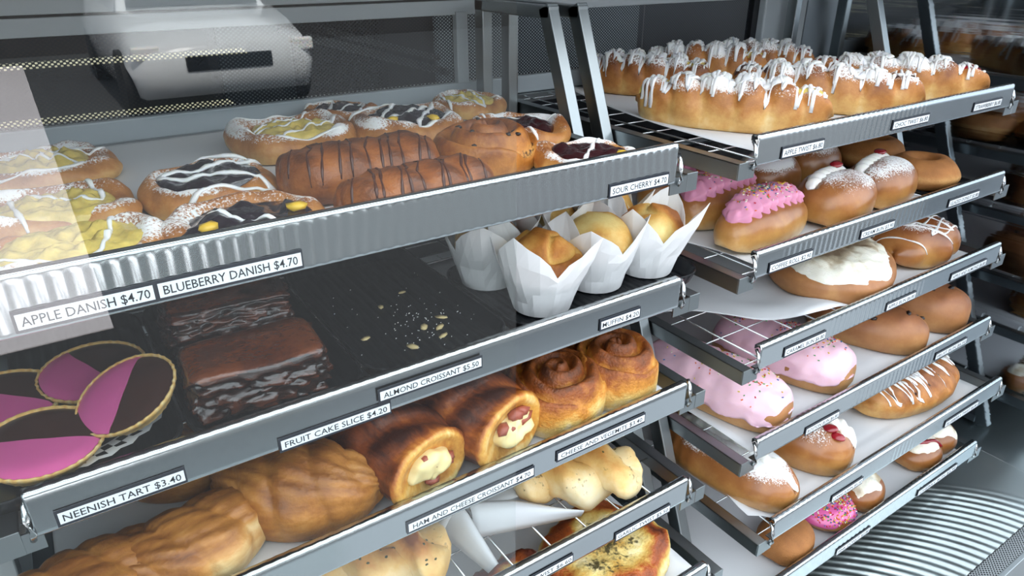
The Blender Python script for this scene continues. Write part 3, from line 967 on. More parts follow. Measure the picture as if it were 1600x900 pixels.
ICO = [(0, 0, -1), (0.72, -0.53, -0.45), (-0.28, -0.85, -0.45), (-0.89, 0, -0.45), (-0.28, 0.85, -0.45), (0.72, 0.53, -0.45), (0.28, -0.85, 0.45), (-0.72, -0.53, 0.45), (-0.72, 0.53, 0.45), (0.28, 0.85, 0.45), (0.89, 0, 0.45), (0, 0, 1)]
ICOF = [(0, 1, 2), (1, 0, 5), (0, 2, 3), (0, 3, 4), (0, 4, 5), (1, 5, 10), (2, 1, 6), (3, 2, 7), (4, 3, 8), (5, 4, 9), (1, 10, 6), (2, 6, 7), (3, 7, 8), (4, 8, 9), (5, 9, 10), (6, 10, 11), (7, 6, 11), (8, 7, 11), (9, 8, 11), (10, 9, 11)]
def pebble(sx, sy, sz, rz, c, seed=0):
    rnd = random.Random(seed)
    ca, sa = math.cos(rz), math.sin(rz)
    V = []
    for x, y, z in ICO:
        k = rnd.uniform(0.8, 1.15)
        x, y, z = x * sx * k, y * sy * k, z * sz * k
        V.append((c[0] + x * ca - y * sa, c[1] + x * sa + y * ca, c[2] + z))
    return V, ICOF

def sprinkles(parent, tops, n, region, seed, s=0.0011, name='sprinkles'):
    rnd = random.Random(seed)
    V, F, MI = [], [], []
    k = 0
    while k < n:
        x, y = region(rnd)
        z = tops.z(x, y)
        k += 1
        if z is None or z < 0.01:
            continue
        a = rnd.uniform(0, PI)
        d = Vector((math.cos(a), math.sin(a), rnd.uniform(-.3, .3))) * s
        v, f = bar_vf(Vector((x, y, z + s * 0.35)) - d, Vector((x, y, z + s * 0.35)) + d, s * 0.9, s * 0.9)
        m = len(V)
        V += v; F += [tuple(i + m for i in q) for q in f]
        MI += [rnd.randrange(6)] * len(f)
    o = make(name, V, F, M['sp'], parent, smooth=False, mi=MI)
    o['kind'] = 'stuff'
    return o

def Z(k):
    return SH[k][3] + 0.0022

# ---- danish: folded oblong of dough with a raised rim, a filling, sugar and icing
def danish(label, k, x, y, a, b, H, rz, fill, seed, sugar=0.5, driz=5, group='danishes on the top left shelf', custard=False, dr=0.0022, open_=0.72):
    H = H * 0.68
    t = thing('danish', label, 'danish', (x, y, Z(k)), rz, group)
    R = superR(a, b, 2.7, 0.10, seed)
    pr = smooth_prof([(0.02, 0.36 * H), (0.35, 0.34 * H), (0.52, 0.42 * H), (0.64, 0.78 * H), (0.76, 1.0 * H), (0.90, 0.86 * H), (0.99, 0.5 * H), (0.98, 0.2 * H), (0.90, 0.02 * H), (0.6, 0), (0.02, 0)], 5)
    P, TH, Rr = disc(R, pr, 60, seed, 0.0055, 30)
    rim = np.exp(-((Rr - 0.78) / 0.16) ** 2)
    fold = sum(np.exp(-((np.angle(np.exp(1j * (TH - c_)))) / 0.22) ** 2) for c_ in (0.7, 2.4, 3.9, 5.5))
    P[..., 2] += rim * (0.003 * fold - 0.006 * np.exp(-((np.angle(np.exp(1j * (TH - 4.7)))) / 0.5) ** 2)) * (P[..., 2] > 0.3 * H)
    zrel = P[..., 2] / H
    bake = 0.18 + 0.42 * np.clip(zrel, 0, 1.1) + 0.12 * fbm(P, 40, seed + 3)
    sg = sugar * sstep(0.62, 0.95, zrel) * (0.75 + 0.5 * vnoise(P, 40, seed + 9))
    F = grid_f(len(pr), 60)
    make('pastry', P, F, M['danish'], t, attrs={'bake': bake, 'sugar': sg})
    tp = Tops(); tp.add(P, F)
    # filling
    Rf = superR(a * open_, b * open_, 2.4, 0.22, seed + 5)
    h0 = 0.42 * H
    pf = smooth_prof([(0.02, 0.98 * H), (0.4, 0.98 * H), (0.75, 0.95 * H), (0.95, 0.84 * H), (1.06, h0)], 5)
    Q, TH2, R2 = disc(Rf, pf, 54, seed + 2, 0, 30)
    lum = np.abs(vnoise(Q, 85, seed)) + 0.5 * np.abs(vnoise(Q, 150, seed + 1)) - 0.25 if fill == 'apple' else fbm(Q, 60, seed)
    Q[..., 2] += (0.0085 if fill == 'apple' else 0.0060) * lum * (1 - R2 ** 4)
    F2 = grid_f(len(pf), 54, caps=False)
    F2.append(tuple(range(53, -1, -1)))
    make('filling', Q, F2, M[fill], t)
    tp.add(Q, F2)
    if custard:
        rnd = random.Random(seed)
        for i in range(2):
            an = rnd.uniform(3.6, 6.0)
            px, py = 0.62 * a * math.cos(an), 0.62 * b * math.sin(an)
            v, f = pebble(0.011, 0.008, 0.004, an, (px, py, (tp.z(px, py) or 0.02)), seed + i)
            make('custard_dab', v, f, M['custard'], t)
    if driz:
        drizzle(t, tp, [zigzag(a * 1.75, b * 1.7, driz, seed, 0.25 + seed * 0.3)], M['icing'], r=dr, seed=seed)
    return t

DA = [
 ('apple danish at the front left corner, over the apple danish price tag', 0.004, 0.572, 0.064, 0.050, 0.034, 0.05, 'apple', 11, 0.50, 2, 0.86),
 ('apple danish in the middle of the left row, behind the front corner one', 0.000, 0.690, 0.066, 0.050, 0.033, -0.1, 'apple', 12, 0.50, 3, 0.76),
 ('apple danish at the back of the left row, against the glare', -0.003, 0.845, 0.068, 0.060, 0.036, 0.3, 'apple', 13, 0.50, 4),
 ('apple danish standing alone at the back left, before the white ledge', 0.252, 0.828, 0.072, 0.064, 0.042, 0.0, 'apple', 16, 0.50, 5),
 ('apple danish farthest back beside the steel posts', 0.528, 0.896, 0.052, 0.055, 0.034, 0.3, 'apple', 19, 0.50, 4),
]
for l_, x, y, a, b, H, rz, f_, sd, su, dz_, *op in DA:
    danish(l_, 'A1', x, y, a, b, H, rz, f_, sd, su, dz_, open_=op[0] if op else 0.70)
danish('blueberry danish in the second row with thick white icing bars', 'A1', 0.124, 0.688, 0.066, 0.058, 0.040, 0.25, 'blueberry', 14, 0.50, 4, dr=0.0034, open_=0.76)
danish('blueberry danish at the front, half hidden by the steel rail', 'A1', 0.125, 0.563, 0.064, 0.050, 0.034, 0.1, 'blueberry', 15, 0.50, 1, custard=True, open_=0.86)
danish('large blueberry danish at the back with icing streaks and custard dabs', 'A1', 0.398, 0.826, 0.072, 0.072, 0.042, -0.2, 'blueberry', 18, 0.50, 5, custard=True, dr=0.0030, open_=0.72)
danish('dark berry danish farthest back, tucked behind the large blueberry one', 'A1', 0.345, 0.935, 0.055, 0.045, 0.034, 0.2, 'blueberry', 17, 0.50, 4)
danish('cherry danish at the back right, behind the currant snail', 'A1', 0.490, 0.715, 0.064, 0.064, 0.036, 0.5, 'cherry', 20, 0.50, 2)
danish('cherry danish at the front right corner over the sour cherry tag', 'A1', 0.482, 0.563, 0.060, 0.058, 0.036, -0.2, 'cherry', 21, 0.50, 1, custard=True, open_=0.66)

# ---- chocolate drizzled croissant rolls
def choc_roll(label, x, y, L, W, H, rz, seed):
    t = thing('chocolate_croissant', label, 'croissant', (x, y, Z('A1')), rz, 'chocolate croissants')
    def dsp(T, PH, P):
        return 0.0022 * np.sin(T * 13 + np.cos(PH) * 2.2) - 0.004 * np.exp(-((np.abs(PH - 1.2)) / 0.12) ** 2)
    P, T, PH = loaf(L, W, H, 60, 34, 3.4, 0.36, 0.02, seed, 0.05, dsp)
    bake = 0.54 + 0.20 * P[..., 2] / H + 0.10 * np.sin(T * 13 + np.cos(PH) * 2.2) + 0.1 * fbm(P, 50, seed)
    F = grid_f(60, 34)
    make('pastry', P, F, M['chocroll'], t, attrs={'bake': bake})
    tp = Tops(); tp.add(P, F)
    rnd = random.Random(seed)
    lines = []
    for i in range(11):
        c_ = -0.42 * L + 0.84 * L * i / 10 + rnd.uniform(-.004, .004)
        lines.append([(c_ - 0.012, -W * 0.49), (c_ - 0.004 + rnd.uniform(-.004, .004), -W * 0.2), (c_ + 0.006, W * 0.1), (c_ + 0.010 + rnd.uniform(-.004, .004), W * 0.45)])
    drizzle(t, tp, lines, M['choc'], 'chocolate_drizzle', r=0.0011, seed=seed, step=0.002)
choc_roll('long chocolate drizzled croissant lying behind the other one', 0.258, 0.642, 0.158, 0.088, 0.050, -0.05, 31)
choc_roll('long chocolate drizzled croissant at the front against the rail', 0.272, 0.548, 0.150, 0.070, 0.046, 0.06, 32)

# ---- snail: coiled dough
def coil(t, a, b, H, pitch, mat, seed, k0=0.0, groove=0.007, bk=(0.3, 0.4), stain_amt=0.55, dome=0.25, sugar=None, n=96, name='pastry', wob=0.12):
    R = superR(a, b, 2.1, 0.06, seed)
    rs = list(np.linspace(0.02, 0.9, 26)) + [0.95, 0.985, 1.0, 0.995, 0.97, 0.9, 0.5, 0.02]
    zs = [H * (1 - dome * (r_ / 0.9) ** 2) for r_ in np.linspace(0.02, 0.9, 26)] + [H * (1 - dome) * 0.93, H * (1 - dome) * 0.78, H * 0.5, H * 0.3, H * 0.08, 0, 0, 0]
    P, TH, Rr = disc(R, list(zip(rs, zs)), n, seed, 0.003, 30)
    rad = np.hypot(P[..., 0], P[..., 1])
    ph = rad / pitch - TH / (2 * PI) + k0 + wob * vnoise(P, 26, seed + 8)
    fr = ph - np.floor(ph)
    g = np.minimum(fr, 1 - fr)           # 0 in the groove between two turns
    gr = np.exp(-(g / 0.13) ** 2)
    top = sstep(0.3 * H, 0.62 * H, P[..., 2])
    P[..., 2] -= groove * gr * top
    P[..., 2] += groove * 0.45 * np.cos(2 * PI * (fr - 0.5)) * top
    bake = bk[0] + bk[1] * P[..., 2] / H + 0.12 * fbm(P, 45, seed) - 0.1 * gr * top
    st = stain_amt * gr * top + 0.12 * vnoise(P, 60, seed + 4)
    F = grid_f(len(rs), n)
    o = make(name, P, F, mat, t, attrs={'bake': bake, 'stain': st, 'sugar': np.zeros_like(bake) if sugar is None else sugar * top})
    tp = Tops(); tp.add(P, F)
    return tp
t = thing('currant_snail', 'round coiled currant pastry snail beside the chocolate croissants', 'pastry', (0.395, 0.640, Z('A1')), 0.3)
tp = coil(t, 0.060, 0.054, 0.046, 0.021, M['scroll'], 41, 0.45, 0.009, (0.36, 0.32), 0.60)
rnd = random.Random(41)
for i in range(9):
    an = rnd.uniform(0, 2 * PI); r_ = rnd.uniform(0.018, 0.052)
    px, py = r_ * math.cos(an), r_ * math.sin(an)
    v, f = pebble(0.0042, 0.003, 0.0022, an, (px, py, (tp.z(px, py) or 0.02)), i)
    make('currant', v, f, M['currant'], t)

# ---- pink and brown iced tarts
def tart(label, x, y, z, r, rz, tilt, split):
    t = thing('iced_tart', label, 'tart', (x, y, z), group='pink and brown iced tarts', rot=(tilt[0], tilt[1], rz))
    n = 80
    R = lambda th: r * (1 + 0.012 * np.cos(34 * th))
    pr = smooth_prof([(0.02, 0), (0.72, 0), (0.80, 0.002), (0.97, 0.013), (1.0, 0.0165), (0.985, 0.0185), (0.95, 0.0178), (0.92, 0.0155), (0.5, 0.0150), (0.02, 0.0150)], 3)
    P, TH, Rr = disc(R, pr, n, 1)
    P[..., 2] *= 0.74
    bake = 0.35 + 0.3 * np.cos(34 * TH) * sstep(0.9, 1, Rr) + 0.15 * fbm(P, 60, 3)
    make('tart_shell', P, grid_f(len(pr), n), M['shortcrust'], t, attrs={'bake': bake})
    for i, (mname, nm) in enumerate((('hotpink', 'pink_icing'), ('choctop', 'chocolate_icing'))):
        th = np.linspace(0, PI, 34) + (0 if i == 0 else PI) + split
        rs = np.linspace(0, 1, 8)
        V = []
        for q, r_ in enumerate(rs):
            zz = 0.0139 + 0.0014 * (1 - r_ ** 2) - (0.0006 if i else 0) - (0.002 if q == 7 else 0)
            for a in th:
                # an S-shaped seam between the colours
                b_ = a + 0.09 * math.sin(r_ * PI) * (1 if i == 0 else 1) * 0.8
                V.append((r * 0.972 * r_ * math.cos(b_), r * 0.972 * r_ * math.sin(b_), zz))
        make(nm, V, grid_f(8, 34, closed=False, caps=False), M[mname], t)
zt = SH['A2'][3] + 0.0035
tart('pink and brown tart lying flat at the back of the doily', -0.008, 0.640, zt + 0.004, 0.043, 0.0, (0.12, 0.0), 1.95)
tart('pink and brown tart tilted up at the right with its fluted edge showing', 0.014, 0.562, zt + 0.018, 0.040, 0.0, (0.18, -0.34), 0.95)
tart('pink and brown tart at the front left resting on the doily', -0.052, 0.548, zt + 0.005, 0.042, 0.0, (0.10, 0.06), 2.75)
tart('pink tart at the far left edge of the tray, cut by the frame', -0.072, 0.632, zt + 0.004, 0.040, 0.0, (0.1, 0.1), 2.5)
# doily: paper disc with a pierced edge
def doily():
    n, V, F = 120, [], []
    c = (-0.035, 0.60)
    rings = [0.0, 0.055, 0.058, 0.066, 0.072, 0.078]
    for r_ in rings:
        for i in range(n):
            a = 2 * PI * i / n
            rr = r_ * (1 + (0.018 * math.cos(30 * a) if r_ > 0.07 else 0))
            V.append((rr * math.cos(a), rr * 1.06 * math.sin(a), 0.0005 + max(0, r_ - 0.055) * 0.22))
    for k in range(len(rings) - 1):
        for i in range(n):
            if (k == 2 and i % 4 in (0, 1)) or (k == 3 and i % 4 in (2, 3)):
                continue
            j = (i + 1) % n
            F.append((k * n + i, k * n + j, (k + 1) * n + j, (k + 1) * n + i))
    o = make('paper_doily', V, F, M['doily'], loc=(c[0], c[1], SH['A2'][3] + 0.002))
    tag(o, 'white pierced paper doily under the pink and brown tarts', 'doily')
doily()

# ---- fruit cake slices
def cake(label, x, y, z, L, W, H, rz, seed):
    t = thing('fruit_cake_slice', label, 'cake', (x, y, z), rz, 'dark fruit cake slices')
    n = 9
    V, F = [], []
    bm = bmesh.new()
    bmesh.ops.create_cube(bm, size=1.0)
    bmesh.ops.subdivide_edges(bm, edges=bm.edges[:], cuts=26, use_grid_fill=True)
    P = np.array([v.co[:] for v in bm.verts])
    fc = [tuple(v.index for v in f.verts) for f in bm.faces]
    bm.free()
    q = np.sign(P) * np.abs(P * 2) ** 1.0 / 2
    rr = np.linalg.norm(P * 2, ord=7, axis=1, keepdims=True)
    cubeness = P / np.maximum(rr, 1e-6) * np.max(np.abs(P * 2), axis=1, keepdims=True)
    P = cubeness * np.array([L, W, H]) + np.array([0, 0, H / 2])
    side = sstep(0.55, 0.9, 1 - np.clip((P[:, 2] - 0.7 * H) / (0.3 * H), 0, 1))
    nn = fbm(P * np.array([1, 1, 2.6]), 110, seed, 3)
    P[:, 2] += 0.004 * vnoise(P, 22, seed) * (P[:, 2] > 0.5 * H)
    P[:, 0] += 0.0040 * nn * side * np.sign(P[:, 0]) 
    P[:, 1] += 0.0046 * nn * side * np.sign(P[:, 1])
    P[:, 2] = np.maximum(P[:, 2], 0)
    bake = np.where(P[:, 2] > 0.9 * H, 0.80 + 0.2 * vnoise(P, 30, seed), 0.28 + 0.4 * nn)
    make('cake_block', P, fc, M['cake'], t, attrs={'bake': bake})
zc_ = SH['A2'][3] + 0.004
cake('dark glazed fruit cake slice at the front of the stack', 0.108, 0.556, zc_, 0.112, 0.074, 0.044, -0.03, 51)
cake('fruit cake slice behind the front one, under the upper slices', 0.108, 0.640, zc_, 0.108, 0.078, 0.048, 0.03, 52)
cake('fruit cake slice lying on top of the stack', 0.106, 0.628, zc_ + 0.047, 0.104, 0.082, 0.026, -0.05, 53)
cake('topmost fruit cake slice just under the danish rail', 0.100, 0.652, zc_ + 0.073, 0.108, 0.074, 0.028, 0.06, 54)

# almond flakes left on the empty trays
rnd = random.Random(5)
FL = [(0.221, 0.585, .5, .007), (0.262, 0.640, 1.2, .006), (0.297, 0.660, .3, .006), (0.252, 0.546, 2.0, .0075), (0.238, 0.518, .2, .005), (0.280, 0.575, 1.0, .008), (0.293, 0.566, .6, .007), (0.305, 0.583, 2.4, .008), (0.287, 0.548, .4, .007), (0.287, 0.516, .9, .005)]
FLN = ['behind the rest at the left', 'near the tray middle, back of the pile', 'at the back right', 'at the left front', 'at the very front left', 'in the central crumbs', 'in the central crumbs, second from left', 'large and sugar dusted at the right', 'below the central crumbs', 'alone near the front rim']
for (x, y, a, r_), nm in zip(FL, FLN):
    v, f = pebble(r_, r_ * 0.55, 0.0011, 0, (0, 0, 0), int(x * 9999))
    o = make('almond_flake', v, f, M['almond'], loc=(x, y, SH['A2'][3] + 0.0038))
    o.rotation_euler = (rnd.uniform(-.1, .1), rnd.uniform(-.1, .1), a)
    tag(o, 'almond flake on the empty black tray, ' + nm, 'almond flake', 'almond flakes on the empty tray')
V, F = [], []
for i in range(90):
    x, y = rnd.gauss(0.285, 0.02), rnd.gauss(0.585, 0.022)
    if i % 3 == 0:
        x, y = rnd.uniform(0.2, 0.335), rnd.uniform(0.51, 0.70)
    v, f = bar_vf((x, y, 0.0002), (x + rnd.uniform(.0004, .0011), y + rnd.uniform(-.0007, .0007), 0.0005), 0.0007, 0.0006)
    n = len(V); V += v; F += [tuple(q + n for q in g_) for g_ in f]
o = make('sugar_crumbs', V, F, M['cream'], smooth=False, loc=(0, 0, SH['A2'][3] + 0.0032))
o['kind'] = 'stuff'
tag(o, 'scattered sugar crumbs on the empty black tray', 'crumbs')

# ---- muffins in folded paper
def muffin(label, x, y, rz, seed, s=1.0, low=0.0):
    t = thing('muffin', label, 'muffin', (x, y, SH['A2'][3] + 0.0035), rz, 'muffins in white paper')
    t.scale = (s, s, s)
    rnd = random.Random(seed)
    n = 32
    pk = [rnd.uniform(0.75, 1.2) for _ in range(4)]
    rows = []
    lean = [rnd.uniform(0.5, 1.5) for _ in range(4)]
    for r0, z0, pr_, pz in ((0.0005, 0.0006, 0, 0), (0.031, 0.0006, 0, 0), (0.0350, 0.016, 0, 0), (0.0385, 0.030, 0.002, 0), (0.0415, 0.040, 0.006, 0.006), (0.0435, 0.046, 0.012, 0.022), (0.0445, 0.050, 0.018, 0.046)):
        row = []
        for i in range(n):
            a = 2 * PI * i / n
            q = int(((a + PI / 4) % (2 * PI)) / (PI / 2)) % 4
            d = abs(((a + PI / 4) % (PI / 2)) - PI / 4) / (PI / 4)     # 0 at a corner, 1 between two
            c_ = (1 - d) ** 0.75 * pk[q]
            pleat = (0.0010 if i % 4 == 0 else -0.0004) * min(1, z0 / 0.03) * (1 - c_)
            jit = rnd.uniform(-.0011, .0011) * (z0 > 0.01)
            rr = r0 + pr_ * c_ * lean[q] + pleat + jit
            row.append((rr * math.cos(a), rr * math.sin(a), z0 + pz * c_ + rnd.uniform(-.001, .001) * (z0 > 0.045)))
        rows.append(row)
    V = [p for r_ in rows for p in r_]
    o = make('paper_case', V, grid_f(len(rows), n, caps=False), M['case_paper'], t, smooth=False)
    md = o.modifiers.new('thick', 'SOLIDIFY'); md.thickness = 0.0003
    R = superR(0.0405, 0.0405, 2.0, 0.10, seed)
    pr = smooth_prof([(0.02, 0.084 - low), (0.4, 0.081 - low), (0.75, 0.071 - low), (0.97, 0.056 - low), (1.0, 0.048 - low), (0.92, 0.036), (0.85, 0.028)], 5)
    P, TH, Rr = disc(R, pr, 56, seed, 0.004, 40)
    crk = np.exp(-(np.abs(vnoise(P, 24, seed + 2)) / 0.07) ** 2) * sstep(0.045, 0.06, P[..., 2])
    P[..., 2] -= 0.006 * crk
    bake = 0.42 + 0.50 * vnoise(P, 26, seed + 5) - 0.35 * crk + 0.1 * sstep(.05, .08, P[..., 2])
    F = grid_f(len(pr), 56, caps=False); F.append(tuple(range(55, -1, -1)))
    make('muffin_top', P, F, M['muffin'], t, attrs={'bake': bake})
MU = [('muffin at the front left of the tray, its paper opened wide', 0.408, 0.548, 0.5, 1, 1.0), ('muffin in the middle front with a cracked golden top', 0.492, 0.560, 0.75, 2, 1.0),
      ('muffin at the right end of the front row', 0.568, 0.556, 0.4, 3, 0.98), ('muffin behind the front left one, shaded by the rail', 0.394, 0.634, 0.9, 4, 0.98),
      ('muffin in the second row, left of the middle', 0.480, 0.634, 0.2, 5, 0.95), ('muffin in the second row behind the right end one', 0.562, 0.632, 0.6, 6, 0.98)]
for l_, x, y, rz, sd, s_ in MU:
    muffin(l_, x, y, rz, sd, s_)

# ---- plain croissants
def croissant(label, x, y, L, W, H, rz, seed, bend=0.12, open_end=0, z=None):
    t = thing('croissant', label, 'croissant', (x, y, Z('A3') if z is None else z), rz, 'plain croissants')
    def dsp(T, PH, P):
        s_ = np.abs(((T * 2.2 + 0.55 * np.cos(PH) + 0.25 * vnoise(P, 14, seed) + 10.5) % 1) - 0.5) * 2
        return 0.0045 * (1 - s_ ** 3) - 0.003 + 0.0013 * np.sin(np.cos(PH) * 20 + T * 9 + 2.5 * vnoise(P, 18, seed)) * sstep(-0.2, 0.3, np.sin(PH))
    P, T, PH = loaf(L, W, H, 100, 56, 1.75, 0.36, bend, seed, 0.02, dsp, 0.9)
    s_ = np.abs(((T * 2.2 + 0.55 * np.cos(PH) + 10.5) % 1) - 0.5) * 2
    bake = 0.44 + 0.16 * P[..., 2] / H - 0.08 * s_ ** 6 + 0.13 * np.sin(np.cos(PH) * 22 + T * 9 + 2 * vnoise(P, 30, seed)) * 0.6 + 0.12 * fbm(P, 40, seed)
    if open_end:
        bake -= 0.50 * sstep(-0.35, 0.05, open_end * T) * sstep(0.1, 0.5, -np.cos(PH)) * sstep(0.80 * H, 0.55 * H, P[..., 2])
    make('pastry', P, grid_f(100, 56), M['croissant'], t, attrs={'bake': bake})
croissant('large smooth plain croissant in the middle of the third shelf', 0.116, 0.520, 0.158, 0.094, 0.066, -0.62, 61, 0.06)
croissant('plain croissant with a pale torn side, at the lower left', 0.030, 0.503, 0.150, 0.080, 0.052, 0.22, 62, 0.14, 1)
croissant('plain croissant at the far lower left, cut by the frame', -0.052, 0.500, 0.140, 0.085, 0.050, 0.15, 63, 0.12)
croissant('plain croissant farther back on the left of the third shelf', 0.040, 0.625, 0.150, 0.085, 0.055, -0.3, 64, 0.1)

# ---- ham and cheese rolls with an open end towards the front
def ham_roll(label, x, y, L, W, H, rz, seed):
    t = thing('ham_cheese_roll', label, 'croissant', (x, y, Z('A3')), rz, 'ham and cheese croissants')
    nt, nf = 40, 48
    ph = np.linspace(0, 2 * PI, nf, endpoint=False)
    V, B = [], []
    c, s = np.cos(ph), np.sin(ph)
    prof = [(-0.5, .25), (-0.49, .55), (-0.46, .78)] + [(q, 0.88 + 0.12 * math.sin((q + .45) / .9 * PI)) for q in np.linspace(-0.42, 0.42, 28)] + [(0.46, 0.93), (0.485, 0.86), (0.49, 0.78), (0.475, 0.70), (0.455, 0.62), (0.44, 0.45), (0.43, 0.2), (0.43, 0.02)]
    for xq, rq in prof:
        sp = 1 + 0.03 * np.sin(ph * 1 + xq * 9)
        Y = W / 2 * rq * c * sp
        Zz = H * 0.47 + H * 0.53 * rq * s * sp
        Zz = np.where(s < 0, np.maximum(H * 0.47 + H * 0.49 * rq * np.clip(s * 1.15, -1, 0), 0.0), Zz)
        V.append(np.stack([np.full(nf, xq * L), Y, Zz], -1))
    P = np.array(V)
    xq = np.array([p[0] for p in prof])[:, None]
    rq = np.array([p[1] for p in prof])[:, None] * np.ones((1, nf))
    outer = (np.arange(len(prof)) < 32)[:, None]
    n1 = fbm(P * np.array([0.5, 1, 1]), 60, seed)
    lam = np.sin(PHI_ := (np.arctan2(s, c)[None, :] * 3 + xq * 26))
    P[..., 2] += outer * 0.0022 * lam * (P[..., 2] > 0.2 * H)
    P[..., 1] += outer * 0.0016 * n1
    face = np.clip((xq - 0.455) / 0.03, 0, 1)
    bake = np.where(outer, 0.66 + 0.12 * P[..., 2] / H + 0.10 * lam + 0.18 * n1 - 0.35 * sstep(0.36, 0.5, xq) , 0.18 + 0.15 * n1)
    bake = np.where((P[..., 2] < 0.16 * H), bake - 0.25, bake)
    make('pastry', P, grid_f(len(prof), nf), M['hamroll'], t, attrs={'bake': bake})
    # filling seen in the open end
    rnd = random.Random(seed)
    V, F = [], []
    Q, TH, Rr = disc(superR(W * 0.27, H * 0.22, 2.0, 0.25, seed), smooth_prof([(0.02, 0.012), (0.5, 0.011), (0.85, 0.007), (1.0, 0.0)], 5), 36, seed, 0.005, 70)
    Q = np.stack([0.432 * L + Q[..., 2], Q[..., 0], H * 0.46 + Q[..., 1]], -1)
    f2 = grid_f(Q.shape[0], 36, caps=False); f2.append(tuple(range(35, -1, -1)))
    make('cheese_filling', Q, f2, M['cheesefill'], t)
    for i in range(8):
        a = rnd.uniform(0, 2 * PI); r_ = rnd.uniform(0.08, 0.25)
        v, f = pebble(0.007, rnd.uniform(.007, .014), rnd.uniform(.004, .007), rnd.uniform(-.5, .5), (0.432 * L + 0.006, r_ * W * math.cos(a), H * 0.46 + r_ * H * math.sin(a)), seed + i)
        make('ham_piece', v, f, M['ham'], t)
M['cheesefill'] = plain('melted_cheese', '#ecd9a0', 0.4, noise_amt=0.12, scale=80, sss=0.2)
ham_roll('dark baked ham and cheese roll beside the plain croissant', 0.210, 0.533, 0.145, 0.098, 0.074, -PI / 2 + 0.25, 71)
ham_roll('dark baked ham and cheese roll next to the cheese scrolls', 0.297, 0.535, 0.145, 0.104, 0.078, -PI / 2 + 0.30, 72)

# ---- savoury cheese scrolls
def scroll(label, x, y, a, b, H, rz, seed, k0):
    t = thing('cheese_scroll', label, 'scroll', (x, y, Z('A3')), rz, 'cheese scrolls')
    coil(t, a, b, H, 0.019, M['cheese'], seed, k0, 0.007, (0.02, 0.74), 0.30, 0.17, wob=0.25)
scroll('golden cheese scroll in front, beside the ham and cheese roll', 0.404, 0.511, 0.056, 0.050, 0.060, 0.0, 81, 0.2)
scroll('golden cheese scroll at the right end behind the rail corner', 0.487, 0.510, 0.050, 0.048, 0.064, 0.8, 82, 0.5)
scroll('cheese scroll in the second row behind the ham roll', 0.385, 0.588, 0.052, 0.045, 0.050, 1.4, 83, 0.1)
scroll('dark topped cheese scroll in the second row at right', 0.470, 0.605, 0.054, 0.048, 0.054, 2.2, 84, 0.7)

# ---- garlic twists: two ropes of dough wound round each other
def garlic(label, k, x, y, L, W, H, rz, seed, turns=1.4, bake0=0.16, herb=12, mat='pale'):
    t = thing('garlic_twist', label, 'bread', (x, y, Z(k)), rz, 'garlic twists')
    tp = Tops()
    for s_ in (0, PI):
        n, m = 60, 18
        tt = np.linspace(-1, 1, n)
        env = np.clip(1 - np.abs(tt) ** 3.2, 0.02, 1) ** 0.5
        yc = W * 0.21 * np.cos(tt * turns * PI + s_) * env
        zc2 = H * 0.46 + H * 0.17 * np.sin(tt * turns * PI + s_) * env
        rr = (H * 0.43) * np.clip(1 - np.abs(tt) ** 4, 0.02, 1) ** 0.5
        ph = np.linspace(0, 2 * PI, m, endpoint=False)
        P = np.stack([np.repeat((tt * L / 2)[:, None], m, 1), yc[:, None] + rr[:, None] * 1.15 * np.cos(ph)[None], zc2[:, None] + rr[:, None] * np.sin(ph)[None]], -1)
        P += 0.003 * fbm(P, 45, seed)[..., None]
        P[..., 2] = np.maximum(P[..., 2], 0.0)
        bake = bake0 + 0.50 * (P[..., 2] / H) ** 3 + 0.36 * vnoise(P, 24, seed + 2)
        st = 0.16 + 0.30 * vnoise(P, 55, seed + 7)
        F = grid_f(n, m)
        make('dough_strand', P, F, M[mat], t, attrs={'bake': bake, 'stain': st * 0.9})
        tp.add(P, F)
    rnd = random.Random(seed)
    for i in range(herb):
        px, py = rnd.uniform(-.4, .4) * L, rnd.uniform(-.35, .35) * W
        z = tp.z(px, py)
        if z:
            v, f = pebble(0.0022, 0.0016, 0.0008, rnd.uniform(0, 3), (px, py, z), i)
            make('herb_flake', v, f, M['herb'], t)
M['herb'] = plain('dried_herb', '#4a4a22', 0.7)
garlic('pale garlic twist at the front right of the fourth shelf', 'A4', 0.436, 0.512, 0.160, 0.098, 0.058, -0.62, 91, 1.3)
garlic('smooth golden garlic twist lying behind the front one', 'A4', 0.452, 0.602, 0.165, 0.088, 0.056, -0.5, 92, 1.0, 0.26)
garlic('garlic twist flecked with herbs at the lower left, cut by the frame', 'A4', 0.190, 0.520, 0.140, 0.110, 0.060, -0.5, 93, 1.2, 0.30, 22)

# ---- herb bread with browned cheese
t = thing('herb_bread', 'flat cheese and herb topped bread at the bottom of the left rack', 'bread', (0.452, 0.470, Z('A5')), 0.35)
R = superR(0.088, 0.075, 2.6, 0.06, 95)
pr = smooth_prof([(0.02, 0.040), (0.4, 0.039), (0.75, 0.036), (0.94, 0.028), (1.0, 0.016), (0.95, 0.003), (0.8, 0), (0.02, 0)], 6)
P, TH, Rr = disc(R, pr, 64, 95, 0.006, 50)
bake = 0.32 + 0.40 * sstep(0.45, 0.8, Rr) * sstep(1.0, 0.86, Rr) + 0.30 * vnoise(P, 40, 95) - 0.2 * sstep(0.93, 1.0, Rr)
st = (0.42 + 0.3 * vnoise(P, 120, 96)) * sstep(0.7, 0.4, Rr)
make('bread_base', P, grid_f(len(pr), 64), M['pizza'], t, attrs={'bake': bake, 'stain': st})
t = thing('herb_bread', 'browned cheese bread showing through the wires below the folded paper', 'bread', (0.330, 0.475, Z('A5')), 0.1)
P2 = P * np.array([0.75, 0.8, 0.9])
make('bread_base', P2, grid_f(len(pr), 64), M['pizza'], t, attrs={'bake': bake + 0.15, 'stain': st * 0.5})

